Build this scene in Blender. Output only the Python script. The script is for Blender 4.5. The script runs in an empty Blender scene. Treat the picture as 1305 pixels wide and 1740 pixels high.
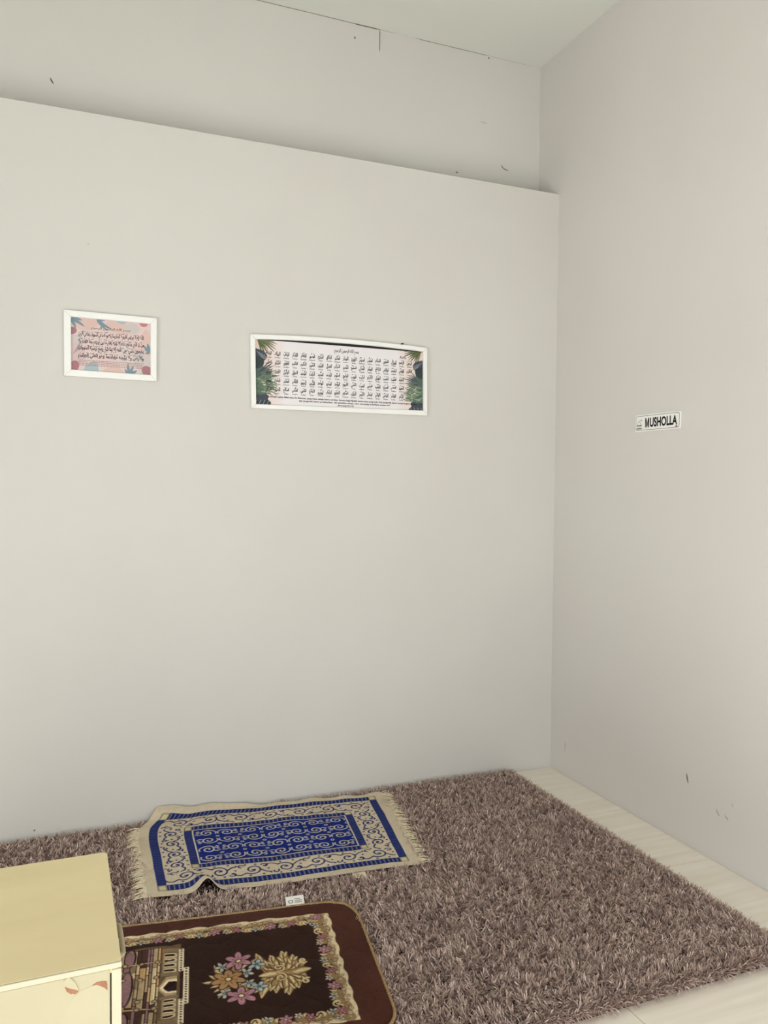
import bpy, math, random
import numpy as np
from mathutils import Matrix, Vector

random.seed(7)
rng = np.random.default_rng(11)
scene = bpy.context.scene
col = bpy.context.collection

# ------------------------------------------------------------------ camera
cam_d = bpy.data.cameras.new('camera')
cam = bpy.data.objects.new('camera', cam_d)
col.objects.link(cam)
cam_d.sensor_fit = 'VERTICAL'
cam_d.sensor_height = 36.0
cam_d.lens = 36.0 * 1357.5 / 1740.0
cam_d.clip_start = 0.02
RC = [[0.925905, -0.377658, 0.0086006], [-0.0036174, -0.0316306, -0.999493], [0.3777386, 0.9254048, -0.030653]]
m = Matrix.Identity(4)
for i in range(3):
    m[i][0] = RC[0][i]
    m[i][1] = -RC[1][i]
    m[i][2] = -RC[2][i]
m[0][3], m[1][3], m[2][3] = -2.2923, -3.3693, 1.4
cam.matrix_world = m
scene.camera = cam

# ------------------------------------------------------------------ world, daylight, exposure
world = bpy.data.worlds.new('daylight')
scene.world = world
world.use_nodes = True
world.node_tree.nodes['Background'].inputs[0].default_value = (0.80, 0.88, 1.0, 1)
world.node_tree.nodes['Background'].inputs[1].default_value = 0.6


def area_light(name, loc, rot, sx, sy, watts, colour):
    d = bpy.data.lights.new(name, 'AREA')
    d.shape = 'RECTANGLE'
    d.size, d.size_y = sx, sy
    d.energy = watts
    d.color = colour
    o = bpy.data.objects.new(name, d)
    o.location = loc
    o.rotation_euler = rot
    col.objects.link(o)
    return o


# daylight standing in the wide glazed opening of the wall behind the camera
area_light('window_daylight', (-1.75, -4.12, 1.0), (math.pi / 2, 0, 0), 2.9, 1.9, 33, (0.98, 0.99, 1.0))
# and in an unseen window of the left wall, added to brighten the right wall
area_light('added_side_daylight', (-4.32, -2.75, 0.95), (math.pi / 2, 0, -math.pi / 2), 1.5, 1.3, 52, (0.95, 0.985, 1.0))
# sun slanting through the same opening onto the floor behind the camera
sun_d = bpy.data.lights.new('sun', 'SUN')
sun_d.energy = 7.4
sun_d.angle = 0.01
sun_d.color = (1.0, 0.985, 0.955)
sun = bpy.data.objects.new('sun', sun_d)
sun.rotation_euler = Vector((0.22, 0.62, -0.80)).to_track_quat('-Z', 'Y').to_euler()
sun.location = (-2.5, -7.0, 5.0)
col.objects.link(sun)

vs = scene.view_settings
vs.view_transform = 'Standard'
vs.look = 'None'
vs.gamma = 1.0
vs.use_curve_mapping = False
vs.exposure = 0.17


# ------------------------------------------------------------------ helpers
def lin(c):
    c = np.asarray(c, dtype=float) / 255.0
    return np.where(c <= 0.04045, c / 12.92, ((c + 0.055) / 1.055) ** 2.4)


def rgba(c):
    l = lin(c)
    return (float(l[0]), float(l[1]), float(l[2]), 1.0)


def new_mat(name, colour, rough=0.6, spec=0.3):
    mt = bpy.data.materials.new(name)
    mt.use_nodes = True
    b = mt.node_tree.nodes['Principled BSDF']
    b.inputs['Base Color'].default_value = rgba(colour)
    b.inputs['Roughness'].default_value = rough
    b.inputs['Specular IOR Level'].default_value = spec
    return mt


def N(mt, kind, **inp):
    n = mt.node_tree.nodes.new(kind)
    for k, v in inp.items():
        n.inputs[k.replace('_', ' ')].default_value = v
    return n


def L(mt, a, ao, b, bi):
    mt.node_tree.links.new(a.outputs[ao], b.inputs[bi])


def bsdf(mt):
    return mt.node_tree.nodes['Principled BSDF']


def noise_paint(name, c0, c1, scale, rough, bump_scale, bump, stretch=None, spec=0.25, detail=4.0):
    """paint / plastic: two close tones mixed by noise, and a fine bump"""
    mt = new_mat(name, c0, rough, spec)
    tc = N(mt, 'ShaderNodeTexCoord')
    mp = N(mt, 'ShaderNodeMapping')
    if stretch:
        mp.inputs['Scale'].default_value = stretch
    L(mt, tc, 'Object', mp, 'Vector')
    nz = N(mt, 'ShaderNodeTexNoise', Scale=scale, Detail=detail)
    L(mt, mp, 'Vector', nz, 'Vector')
    mx = N(mt, 'ShaderNodeMix')
    mx.data_type = 'RGBA'
    mx.inputs['A'].default_value = rgba(c0)
    mx.inputs['B'].default_value = rgba(c1)
    rp = N(mt, 'ShaderNodeMapRange')
    rp.inputs['From Min'].default_value = 0.35
    rp.inputs['From Max'].default_value = 0.65
    L(mt, nz, 'Fac', rp, 'Value')
    mt.node_tree.links.new(rp.outputs['Result'], mx.inputs['Factor'])
    mt.node_tree.links.new(mx.outputs['Result'], bsdf(mt).inputs['Base Color'])
    if bump:
        n2 = N(mt, 'ShaderNodeTexNoise', Scale=bump_scale, Detail=3.0)
        L(mt, tc, 'Object', n2, 'Vector')
        bp = N(mt, 'ShaderNodeBump', Strength=bump, Distance=0.002)
        L(mt, n2, 'Fac', bp, 'Height')
        L(mt, bp, 'Normal', bsdf(mt), 'Normal')
    return mt


def attr_mat(name, rough=0.8, spec=0.15, weave=0.0, weave_scale=900.0, sheen=0.0):
    """the printed or woven pattern sits in the colour attribute of the mesh"""
    mt = new_mat(name, (128, 128, 128), rough, spec)
    at = mt.node_tree.nodes.new('ShaderNodeAttribute')
    at.attribute_name = 'pattern'
    L(mt, at, 'Color', bsdf(mt), 'Base Color')
    if sheen:
        bsdf(mt).inputs['Sheen Weight'].default_value = sheen
        bsdf(mt).inputs['Sheen Roughness'].default_value = 0.5
    if weave:
        tc = N(mt, 'ShaderNodeTexCoord')
        nz = N(mt, 'ShaderNodeTexNoise', Scale=weave_scale, Detail=2.0)
        L(mt, tc, 'Object', nz, 'Vector')
        bp = N(mt, 'ShaderNodeBump', Strength=weave, Distance=0.002)
        L(mt, nz, 'Fac', bp, 'Height')
        L(mt, bp, 'Normal', bsdf(mt), 'Normal')
    return mt


def put(o, parent=None):
    col.objects.link(o)
    if parent is not None:
        o.parent = parent
        o.matrix_parent_inverse = Matrix.Translation(-Vector(parent.location)) if parent.type == 'EMPTY' else Matrix.Identity(4)
    return o


def mesh_obj(name, verts, faces, mat, parent=None, smooth=False):
    me = bpy.data.meshes.new(name)
    me.from_pydata([tuple(map(float, v)) for v in verts], [], [tuple(map(int, f)) for f in faces])
    me.update()
    if mat:
        me.materials.append(mat)
    if smooth:
        me.polygons.foreach_set('use_smooth', [True] * len(me.polygons))
    return put(bpy.data.objects.new(name, me), parent)


def big_mesh(name, V, tris=None, quads=None, mat=None, parent=None, smooth=False, colours=None):
    me = bpy.data.meshes.new(name)
    V = np.ascontiguousarray(V, dtype=np.float32).reshape(-1, 3)
    me.vertices.add(len(V))
    me.vertices.foreach_set('co', V.ravel())
    parts, tot = [], []
    if quads is not None and len(quads):
        parts.append(np.asarray(quads, dtype=np.int32).ravel()); tot.append(np.full(len(quads), 4, np.int32))
    if tris is not None and len(tris):
        parts.append(np.asarray(tris, dtype=np.int32).ravel()); tot.append(np.full(len(tris), 3, np.int32))
    li = np.concatenate(parts); tt = np.concatenate(tot)
    me.loops.add(len(li))
    me.loops.foreach_set('vertex_index', li)
    me.polygons.add(len(tt))
    st = np.concatenate([[0], np.cumsum(tt)[:-1]]).astype(np.int32)
    me.polygons.foreach_set('loop_start', st)
    me.polygons.foreach_set('use_smooth', np.full(len(tt), smooth, dtype=bool))
    if colours is not None:
        at = me.color_attributes.new('pattern', 'FLOAT_COLOR', 'POINT')
        c4 = np.ones((len(V), 4), np.float32)
        c4[:, :3] = lin(colours.reshape(-1, 3))
        at.data.foreach_set('color', c4.ravel())
    me.update(calc_edges=True)
    me.validate()
    if mat:
        me.materials.append(mat)
    return put(bpy.data.objects.new(name, me), parent)


def grid_obj(name, P, colours, mat, parent=None, keep=None, smooth=True):
    ny, nx = P.shape[:2]
    idx = np.arange(ny * nx).reshape(ny, nx)
    q = np.stack([idx[:-1, :-1], idx[:-1, 1:], idx[1:, 1:], idx[1:, :-1]], -1)
    if keep is not None:
        q = q[keep]
    return big_mesh(name, P, quads=q.reshape(-1, 4), mat=mat, parent=parent, smooth=smooth, colours=colours)


BOXF = [(0, 1, 2, 3), (7, 6, 5, 4), (0, 4, 5, 1), (1, 5, 6, 2), (2, 6, 7, 3), (3, 7, 4, 0)]


def boxv(lo, hi):
    (a, b, c), (d, e, f) = lo, hi
    return [(a, b, c), (a, e, c), (d, e, c), (d, b, c), (a, b, f), (a, e, f), (d, e, f), (d, b, f)]


def boxes(name, lst, mat, parent=None, bevel=0.0):
    V, F = [], []
    for lo, hi in lst:
        n = len(V)
        V += boxv(lo, hi)
        F += [tuple(i + n for i in f) for f in BOXF]
    o = mesh_obj(name, V, F, mat, parent)
    if bevel:
        b = o.modifiers.new('bevel', 'BEVEL')
        b.width = bevel
        b.segments = 3
        b.limit_method = 'ANGLE'
    return o


def empty(name, loc):
    o = bpy.data.objects.new(name, None)
    o.location = loc
    o.empty_display_size = 0.05
    col.objects.link(o)
    return o


def tag(o, label=None, cat=None, group=None, kind=None):
    if label: o['label'] = label
    if cat: o['category'] = cat
    if group: o['group'] = group
    if kind: o['kind'] = kind
    return o


def tube(pts, r, sides=8, closed=False):
    """verts, faces of a round bar through pts"""
    pts = [Vector(p) for p in pts]
    n = len(pts)
    V, F = [], []
    for i, p in enumerate(pts):
        a = pts[(i - 1) % n] if (closed or i > 0) else p
        b = pts[(i + 1) % n] if (closed or i < n - 1) else p
        t = (b - a).normalized()
        u = t.cross(Vector((0, 0, 1)))
        if u.length < 1e-4:
            u = t.cross(Vector((0, 1, 0)))
        u.normalize()
        w = u.cross(t).normalized()
        rr = r[i] if isinstance(r, (list, tuple)) else r
        for k in range(sides):
            an = 2 * math.pi * k / sides
            V.append(p + u * (rr * math.cos(an)) + w * (rr * math.sin(an)))
    m_ = n if closed else n - 1
    for i in range(m_):
        j = (i + 1) % n
        for k in range(sides):
            l = (k + 1) % sides
            F.append((i * sides + k, i * sides + l, j * sides + l, j * sides + k))
    if not closed:
        F.append(tuple(range(sides)))
        F.append(tuple((n - 1) * sides + k for k in reversed(range(sides))))
    return V, F


def vnoise(x, y, scale, seed):
    """smooth value noise on numpy arrays, -1..1"""
    r = np.random.default_rng(seed).uniform(-1, 1, (64, 64))
    gx, gy = x / scale, y / scale
    ix, iy = np.floor(gx).astype(int), np.floor(gy).astype(int)
    fx, fy = gx - ix, gy - iy
    fx = fx * fx * (3 - 2 * fx); fy = fy * fy * (3 - 2 * fy)
    g = lambda a, b: r[a % 64, b % 64]
    return ((g(ix, iy) * (1 - fx) + g(ix + 1, iy) * fx) * (1 - fy)
            + (g(ix, iy + 1) * (1 - fx) + g(ix + 1, iy + 1) * fx) * fy)


class Canvas:
    """draws a woven / printed pattern onto a grid of colours (sRGB 0-255)"""
    def __init__(self, w, h, px, base):
        self.nx, self.ny = int(round(w / px)) + 1, int(round(h / px)) + 1
        self.w, self.h, self.px = w, h, px
        self.x = np.linspace(0, w, self.nx)
        self.y = np.linspace(0, h, self.ny)
        self.X, self.Y = np.meshgrid(self.x, self.y)
        self.c = np.empty((self.ny, self.nx, 3))
        self.c[:] = base

    def win(self, x0, x1, y0, y1):
        i0 = max(0, int(np.floor(x0 / self.px)) - 1); i1 = min(self.nx, int(np.ceil(x1 / self.px)) + 2)
        j0 = max(0, int(np.floor(y0 / self.px)) - 1); j1 = min(self.ny, int(np.ceil(y1 / self.px)) + 2)
        return (slice(j0, j1), slice(i0, i1)) if i1 > i0 and j1 > j0 else None

    def put(self, w, a, colour):
        a = np.clip(a, 0, 1)[..., None]
        self.c[w] = self.c[w] * (1 - a) + np.asarray(colour, float) * a

    def rect(self, x0, x1, y0, y1, colour):
        w = self.win(x0, x1, y0, y1)
        if w is None: return
        X, Y, p = self.X[w], self.Y[w], self.px
        a = np.clip((X - x0) / p + .5, 0, 1) * np.clip((x1 - X) / p + .5, 0, 1)
        a *= np.clip((Y - y0) / p + .5, 0, 1) * np.clip((y1 - Y) / p + .5, 0, 1)
        self.put(w, a, colour)

    def stroke(self, pts, wd, colour):
        pts = np.asarray(pts, float)
        x0, y0 = pts.min(0) - wd; x1, y1 = pts.max(0) + wd
        w = self.win(x0, x1, y0, y1)
        if w is None: return
        X, Y = self.X[w], self.Y[w]
        d = np.full(X.shape, 1e9)
        for a, b in zip(pts[:-1], pts[1:]):
            v = b - a
            l2 = max(v @ v, 1e-12)
            t = np.clip(((X - a[0]) * v[0] + (Y - a[1]) * v[1]) / l2, 0, 1)
            d = np.minimum(d, (X - a[0] - t * v[0]) ** 2 + (Y - a[1] - t * v[1]) ** 2)
        self.put(w, (wd / 2 - np.sqrt(d)) / self.px + .5, colour)

    def ell(self, cx, cy, rx, ry, rot, colour):
        r = max(rx, ry)
        w = self.win(cx - r, cx + r, cy - r, cy + r)
        if w is None: return
        dx, dy = self.X[w] - cx, self.Y[w] - cy
        c, s = math.cos(rot), math.sin(rot)
        q = np.sqrt(((dx * c + dy * s) / rx) ** 2 + ((-dx * s + dy * c) / ry) ** 2)
        self.put(w, (1 - q) * min(rx, ry) / self.px + .5, colour)

    def disk(self, cx, cy, r, colour):
        self.ell(cx, cy, r, r, 0, colour)

    def poly(self, pts, colour):
        pts = np.asarray(pts, float)
        x0, y0 = pts.min(0); x1, y1 = pts.max(0)
        w = self.win(x0, x1, y0, y1)
        if w is None: return
        acc = 0
        for ox in (-.25, .25):
            for oy in (-.25, .25):
                X, Y = self.X[w] + ox * self.px, self.Y[w] + oy * self.px
                ins = np.zeros(X.shape, bool)
                for (ax, ay), (bx, by) in zip(pts, np.roll(pts, -1, 0)):
                    if ay == by: continue
                    ins ^= ((ay > Y) != (by > Y)) & (X < (bx - ax) * (Y - ay) / (by - ay) + ax)
                acc = acc + ins / 4.0
        self.put(w, acc, colour)

    def leaf(self, a, b, wd, colour, bend=0.0, n=9):
        a, b = np.asarray(a, float), np.asarray(b, float)
        d = b - a
        nrm = np.array([-d[1], d[0]])
        t = np.linspace(0, 1, n)
        mid = a + t[:, None] * d + (np.sin(math.pi * t) * bend)[:, None] * nrm
        ln = math.hypot(*nrm) or 1
        hw = (wd / 2 * np.sin(math.pi * np.clip(t * .92 + .06, 0, 1)) ** .8)[:, None] * nrm / ln
        self.poly(np.concatenate([mid + hw, (mid - hw)[::-1]]), colour)


def volute(cx, cy, r, a0, turns, sgn=1, n=30, inner=0.22):
    t = np.linspace(0, 1, n)
    a = a0 + sgn * t * turns * 2 * math.pi
    rr = r * (1 - (1 - inner) * t)
    return np.stack([cx + rr * np.cos(a), cy + rr * np.sin(a)], 1)


# ---- lettering: flat glyph meshes of Blender's own interface font
_FORMS = {}
for ch, c in zip('ابةتثجحخدذرزسشصضطظعغفقكلمنهوىي',
                 [0xFE8D, 0xFE8F, 0xFE93, 0xFE95, 0xFE99, 0xFE9D, 0xFEA1, 0xFEA5, 0xFEA9, 0xFEAB, 0xFEAD, 0xFEAF,
                  0xFEB1, 0xFEB5, 0xFEB9, 0xFEBD, 0xFEC1, 0xFEC5, 0xFEC9, 0xFECD, 0xFED1, 0xFED5, 0xFED9, 0xFEDD,
                  0xFEE1, 0xFEE5, 0xFEE9, 0xFEED, 0xFEEF, 0xFEF1]):
    _FORMS[ch] = (c, 2 if ch in 'اةدذرزوى' else 4)
_FORMS.update({'أ': (0xFE83, 2), 'إ': (0xFE87, 2), 'آ': (0xFE81, 2), 'ؤ': (0xFE85, 2), 'ئ': (0xFE89, 4), 'ء': (0xFE80, 1)})
_LAM = {'ا': 0xFEFB, 'أ': 0xFEF7, 'إ': 0xFEF9, 'آ': 0xFEF5}


def shape_arabic(s):
    """joined letter forms in visual order"""
    out = []
    for word in s.split(' '):
        items, k = [], 0
        while k < len(word):
            if word[k] == 'ل' and k + 1 < len(word) and word[k + 1] in _LAM:
                items.append((_LAM[word[k + 1]], 2)); k += 2
            else:
                items.append(_FORMS[word[k]]); k += 1
        w = ''
        for i, (c, n) in enumerate(items):
            prev = i > 0 and items[i - 1][1] == 4 and n > 1
            nxt = n == 4 and i + 1 < len(items) and items[i + 1][1] > 1
            w += chr(c + (3 if prev and nxt else 1 if prev else 2 if nxt else 0))
        out.append(w[::-1])
    return ' '.join(out[::-1])


class Ink:
    def __init__(self):
        self.fc = bpy.data.curves.new('glyphs', 'FONT')
        self.fc.fill_mode = 'FRONT'
        self.fo = bpy.data.objects.new('glyphs', self.fc)
        col.objects.link(self.fo)
        self.clear()

    def clear(self):
        self.V, self.F, self.n = [], [], 0

    def add(self, s, cx, cy, w, h, res=2, bold=0.0, maxw=None):
        """write s into a box of width w and height h centred on cx, cy"""
        self.fc.body = s
        self.fc.resolution_u = res
        self.fc.offset = bold
        dg = bpy.context.evaluated_depsgraph_get()
        dg.update()
        me = self.fo.evaluated_get(dg).to_mesh()
        v = np.empty(len(me.vertices) * 3)
        me.vertices.foreach_get('co', v)
        v = v.reshape(-1, 3)[:, :2]
        lo, hi = v.min(0), v.max(0)
        sc = np.array([w, h]) / np.maximum(hi - lo, 1e-6)
        if w is None: pass
        v = (v - (lo + hi) / 2) * sc + (cx, cy)
        self.V.append(v)
        self.F += [tuple(i + self.n for i in p.vertices) for p in me.polygons]
        self.n += len(v)
        self.fo.evaluated_get(dg).to_mesh_clear()

    def bar(self, x0, y0, x1, y1, wd):
        d = np.array([x1 - x0, y1 - y0]); l = math.hypot(*d)
        q = np.array([-d[1], d[0]]) / l * wd / 2
        a, b = np.array([x0, y0]), np.array([x1, y1])
        self.V.append(np.array([a - q, b - q, b + q, a + q]))
        self.F.append(tuple(range(self.n, self.n + 4)))
        self.n += 4

    def poly(self, pts):
        self.V.append(np.array(pts, float))
        self.F.append(tuple(range(self.n, self.n + len(pts))))
        self.n += len(pts)

    def make(self, name, fn, mat, parent):
        v = np.concatenate(self.V)
        o = mesh_obj(name, fn(v), self.F, mat, parent)
        self.clear()
        return o


ink = Ink()

# ------------------------------------------------------------------ materials
M_wall = noise_paint('wall_paint', (219, 217, 211), (216, 213, 207), 1.3, 0.7, 160.0, 0.10)
M_wall_r = noise_paint('side_wall_paint', (222, 218, 213), (219, 214, 209), 1.1, 0.6, 160.0, 0.12)
M_ceil = noise_paint('ceiling_paint', (228, 230, 222), (225, 227, 219), 1.0, 0.8, 120.0, 0.05)
M_grout = new_mat('tile_joint', (150, 140, 122), 0.9)
M_crack = new_mat('crack_gap', (112, 105, 94), 1.0, 0.0)
M_scuff = new_mat('scuff_mark', (138, 131, 119), 0.9, 0.0)
M_faint = new_mat('faint_scuff', (192, 186, 176), 0.9, 0.0)
M_frame = noise_paint('white_frame_paint', (250, 250, 247), (247, 247, 243), 6.0, 0.45, 220.0, 0.04)
M_white = new_mat('white_plate', (248, 247, 242), 0.35, 0.4)
M_black = new_mat('black_board', (38, 38, 42), 0.8)
M_ink = new_mat('black_ink', (26, 26, 32), 0.7)
M_ink2 = new_mat('plum_ink', (70, 56, 74), 0.8)
M_ink3 = new_mat('pale_rose_ink', (176, 142, 142), 0.8)
M_ink4 = new_mat('grey_ink', (112, 106, 104), 0.8)
M_ink5 = new_mat('wine_ink', (110, 52, 60), 0.8)
M_print = attr_mat('printed_paper', 0.55, 0.25)
M_rug_back = new_mat('rug_backing', (74, 60, 54), 1.0, 0.0)
M_window = new_mat('window_frame_paint', (225, 225, 222), 0.5)

# floor tiles: pale wood print, grain along the tile
M_tile = new_mat('wood_print_tile', (214, 203, 180), 0.38, 0.35)
tc = N(M_tile, 'ShaderNodeTexCoord'); oi = N(M_tile, 'ShaderNodeObjectInfo')
va = N(M_tile, 'ShaderNodeVectorMath'); va.operation = 'ADD'
sc_ = N(M_tile, 'ShaderNodeVectorMath'); sc_.operation = 'SCALE'; sc_.inputs['Scale'].default_value = 40.0
cmb = N(M_tile, 'ShaderNodeCombineXYZ')
L(M_tile, oi, 'Random', cmb, 'X'); L(M_tile, oi, 'Random', cmb, 'Y')
L(M_tile, cmb, 'Vector', sc_, 0); L(M_tile, tc, 'Object', va, 0); L(M_tile, sc_, 'Vector', va, 1)
mp = N(M_tile, 'ShaderNodeMapping'); mp.inputs['Scale'].default_value = (1.2, 16.0, 1.0)
L(M_tile, va, 'Vector', mp, 'Vector')
nz = N(M_tile, 'ShaderNodeTexNoise', Scale=1.6, Detail=5.0, Roughness=0.55); L(M_tile, mp, 'Vector', nz, 'Vector')
rmp = M_tile.node_tree.nodes.new('ShaderNodeValToRGB')
rmp.color_ramp.elements[0].position = 0.30; rmp.color_ramp.elements[0].color = rgba((236, 227, 210))
rmp.color_ramp.elements[1].position = 0.68; rmp.color_ramp.elements[1].color = rgba((248, 241, 229))
L(M_tile, nz, 'Fac', rmp, 'Fac'); L(M_tile, rmp, 'Color', bsdf(M_tile), 'Base Color')

# shag yarn: every strand its own tone
M_pile = new_mat('shag_yarn', (120, 100, 92), 0.75, 0.2)
geo = N(M_pile, 'ShaderNodeNewGeometry')
rp2 = M_pile.node_tree.nodes.new('ShaderNodeValToRGB')
cr = rp2.color_ramp
cr.elements[0].position = 0.0; cr.elements[0].color = rgba((152, 130, 119))
cr.elements[1].position = 1.0; cr.elements[1].color = rgba((238, 220, 208))
e = cr.elements.new(0.55); e.color = rgba((200, 175, 163))
e = cr.elements.new(0.86); e.color = rgba((216, 194, 183))
L(M_pile, geo, 'Random Per Island', rp2, 'Fac'); L(M_pile, rp2, 'Color', bsdf(M_pile), 'Base Color')

M_bluemat = attr_mat('blue_woven_cotton', 0.9, 0.08, 0.25, 700.0)
M_fringe = noise_paint('fringe_cotton', (228, 216, 188), (214, 200, 168), 60.0, 0.95, 400.0, 0.2, spec=0.05)
M_brownmat = attr_mat('brown_printed_plush', 0.95, 0.05, 0.35, 500.0, sheen=0.03)
M_plush = noise_paint('brown_plush_side', (78, 42, 33), (68, 36, 29), 30.0, 0.95, 500.0, 0.3, spec=0.05)
M_bind = noise_paint('tan_binding', (172, 142, 100), (148, 118, 80), 120.0, 0.8, 600.0, 0.3)
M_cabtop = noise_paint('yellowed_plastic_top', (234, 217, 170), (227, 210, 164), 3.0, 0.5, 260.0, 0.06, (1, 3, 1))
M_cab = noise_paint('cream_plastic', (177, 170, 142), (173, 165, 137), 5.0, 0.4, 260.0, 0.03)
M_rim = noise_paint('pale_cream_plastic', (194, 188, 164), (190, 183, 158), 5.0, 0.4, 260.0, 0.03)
M_sticker = noise_paint('cream_sticker', (179, 172, 144), (175, 167, 139), 9.0, 0.5, 200.0, 0.05)
M_torn = noise_paint('torn_orange_paper', (158, 114, 88), (150, 106, 80), 60.0, 0.9, 300.0, 0.3)
M_clip = noise_paint('grey_beige_plastic', (176, 164, 136), (166, 154, 126), 20.0, 0.35, 200.0, 0.03)

# ------------------------------------------------------------------ the room
XL, YF, ZC = -4.25, -4.05, 3.55
LEDGE, UPY = 2.852, 0.182
floor = tag(boxes('floor', [((XL, YF, -0.12), (0.0, 0.0, -0.003))], M_grout), kind='structure')
# tiles laid on the floor, grain along x
TX, TY, GAP = 0.508, 0.508, 0.0011
tile_meshes = {}
xs = [0.0]
x = -0.364
while x > XL:
    xs.append(x); x -= TX
xs.append(XL)
ys = [0.0]
y = -0.556
while y > YF:
    ys.append(y); y -= TY
ys.append(YF)
for i in range(len(xs) - 1):
    for j in range(len(ys) - 1):
        w, d = xs[i] - xs[i + 1] - 2 * GAP, ys[j] - ys[j + 1] - 2 * GAP
        key = (round(w, 4), round(d, 4))
        if key not in tile_meshes:
            c = 0.0012
            a, b = w / 2, d / 2
            v = [(-a, -b, -.004), (a, -b, -.004), (a, b, -.004), (-a, b, -.004),
                 (-a, -b, -c), (a, -b, -c), (a, b, -c), (-a, b, -c),
                 (-a + c, -b + c, 0), (a - c, -b + c, 0), (a - c, b - c, 0), (-a + c, b - c, 0)]
            f = [(8, 9, 10, 11)]
            for k in range(4):
                l = (k + 1) % 4
                f += [(k, l, l + 4, k + 4), (k + 4, l + 4, l + 8, k + 8)]
            me = bpy.data.meshes.new('tile'); me.from_pydata(v, [], f); me.materials.append(M_tile)
            tile_meshes[key] = me
        o = bpy.data.objects.new('tile', tile_meshes[key])
        put(o, floor)
        o.location = ((xs[i] + xs[i + 1]) / 2, (ys[j] + ys[j + 1]) / 2, 0)

ceiling = tag(boxes('ceiling', [((XL, YF, ZC), (0.0, UPY, ZC + 0.1))], M_ceil), kind='structure')
wall_back = tag(boxes('wall_back', [((XL, 0.0, -0.12), (0.0, UPY + 0.1, LEDGE))], M_wall), kind='structure')
wall_upper = tag(boxes('wall_back_upper', [((XL, UPY, LEDGE), (0.0, UPY + 0.1, ZC + 0.1))], M_wall), kind='structure')
wall_right = tag(boxes('wall_right', [((0.0, YF - 0.12, -0.12), (0.12, UPY + 0.1, ZC + 0.1))], M_wall_r), kind='structure')
LY0, LY1, LZ0, LZ1 = -3.5, -2.0, 0.3, 1.6  # assumed window opening, out of view, set low for the added side light
tag(boxes('wall_left', [((XL - 0.12, YF - 0.12, -0.12), (XL, LY0, ZC + 0.1)), ((XL - 0.12, LY1, -0.12), (XL, UPY + 0.1, ZC + 0.1)),
                        ((XL - 0.12, LY0, -0.12), (XL, LY1, LZ0)), ((XL - 0.12, LY0, LZ1), (XL, LY1, ZC + 0.1))], M_wall), kind='structure')
tag(boxes('assumed_window_2', [((XL - .07, LY0, LZ0), (XL - .02, LY0 + .04, LZ1)), ((XL - .07, LY1 - .04, LZ0), (XL - .02, LY1, LZ1)),
                       ((XL - .07, LY0 + .04, LZ0), (XL - .02, LY1 - .04, LZ0 + .04)), ((XL - .07, LY0 + .04, LZ1 - .04), (XL - .02, LY1 - .04, LZ1)),
                       ((XL - .07, -2.77, LZ0 + .04), (XL - .02, -2.73, LZ1 - .04))], M_window), kind='structure')
WX0, WX1, WZ0, WZ1 = -3.2, -0.3, 0.1, 2.3
tag(boxes('wall_front', [((XL, YF - 0.12, -0.12), (WX0, YF, ZC + 0.1)), ((WX1, YF - 0.12, -0.12), (0, YF, ZC + 0.1)),
                         ((WX0, YF - 0.12, -0.12), (WX1, YF, WZ0)), ((WX0, YF - 0.12, WZ1), (WX1, YF, ZC + 0.1))], M_wall), kind='structure')
win = tag(boxes('window_1', [((WX0, YF - .08, WZ0), (WX0 + .05, YF - .02, WZ1)), ((WX1 - .05, YF - .08, WZ0), (WX1, YF - .02, WZ1)),
                             ((WX0 + .05, YF - .08, WZ0), (WX1 - .05, YF - .02, WZ0 + .05)), ((WX0 + .05, YF - .08, WZ1 - .05), (WX1 - .05, YF - .02, WZ1)),
                             ((-1.78, YF - .08, WZ0 + .05), (-1.72, YF - .02, WZ1 - .05))], M_window), kind='structure')


# cracks, nail holes and scuffs of the walls
def mark(name, parent, pts, wd, mat, plane):
    """a short ragged streak on a wall; plane 'y' (back walls) or 'x' (right wall)"""
    pts = np.array(pts, float)
    up, dn = [], []
    n = len(pts)
    for i, p in enumerate(pts):
        a, b = pts[max(0, i - 1)], pts[min(n - 1, i + 1)]
        d = (b - a) / (np.linalg.norm(b - a) or 1)
        q = np.array([-d[1], d[0]]) * wd / 2 * (0.35 if i in (0, n - 1) else 1.0)
        up.append(p + q); dn.append(p - q)
    poly = up + dn[::-1]
    off = 0.0008
    if plane == 'x':
        v = [(-off, p[0], p[1]) for p in poly] + [(0.002, p[0], p[1]) for p in poly]
    else:
        y0 = UPY if parent is wall_upper else 0.0
        v = [(p[0], y0 - off, p[1]) for p in poly] + [(p[0], y0 + 0.002, p[1]) for p in poly]
    k = len(poly)
    f = [(i, i + 1, k - 2 - i, k - 1 - i) for i in range(n - 1)] + [(i, (i + 1) % k, (i + 1) % k + k, i + k) for i in range(k)]
    return mesh_obj(name, v, f, mat, parent)


def seg(a, b, n, jit):
    return [(a[0] + (b[0] - a[0]) * t + random.uniform(-jit, jit), a[1] + (b[1] - a[1]) * t + random.uniform(-jit, jit)) for t in np.linspace(0, 1, n)]


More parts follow.
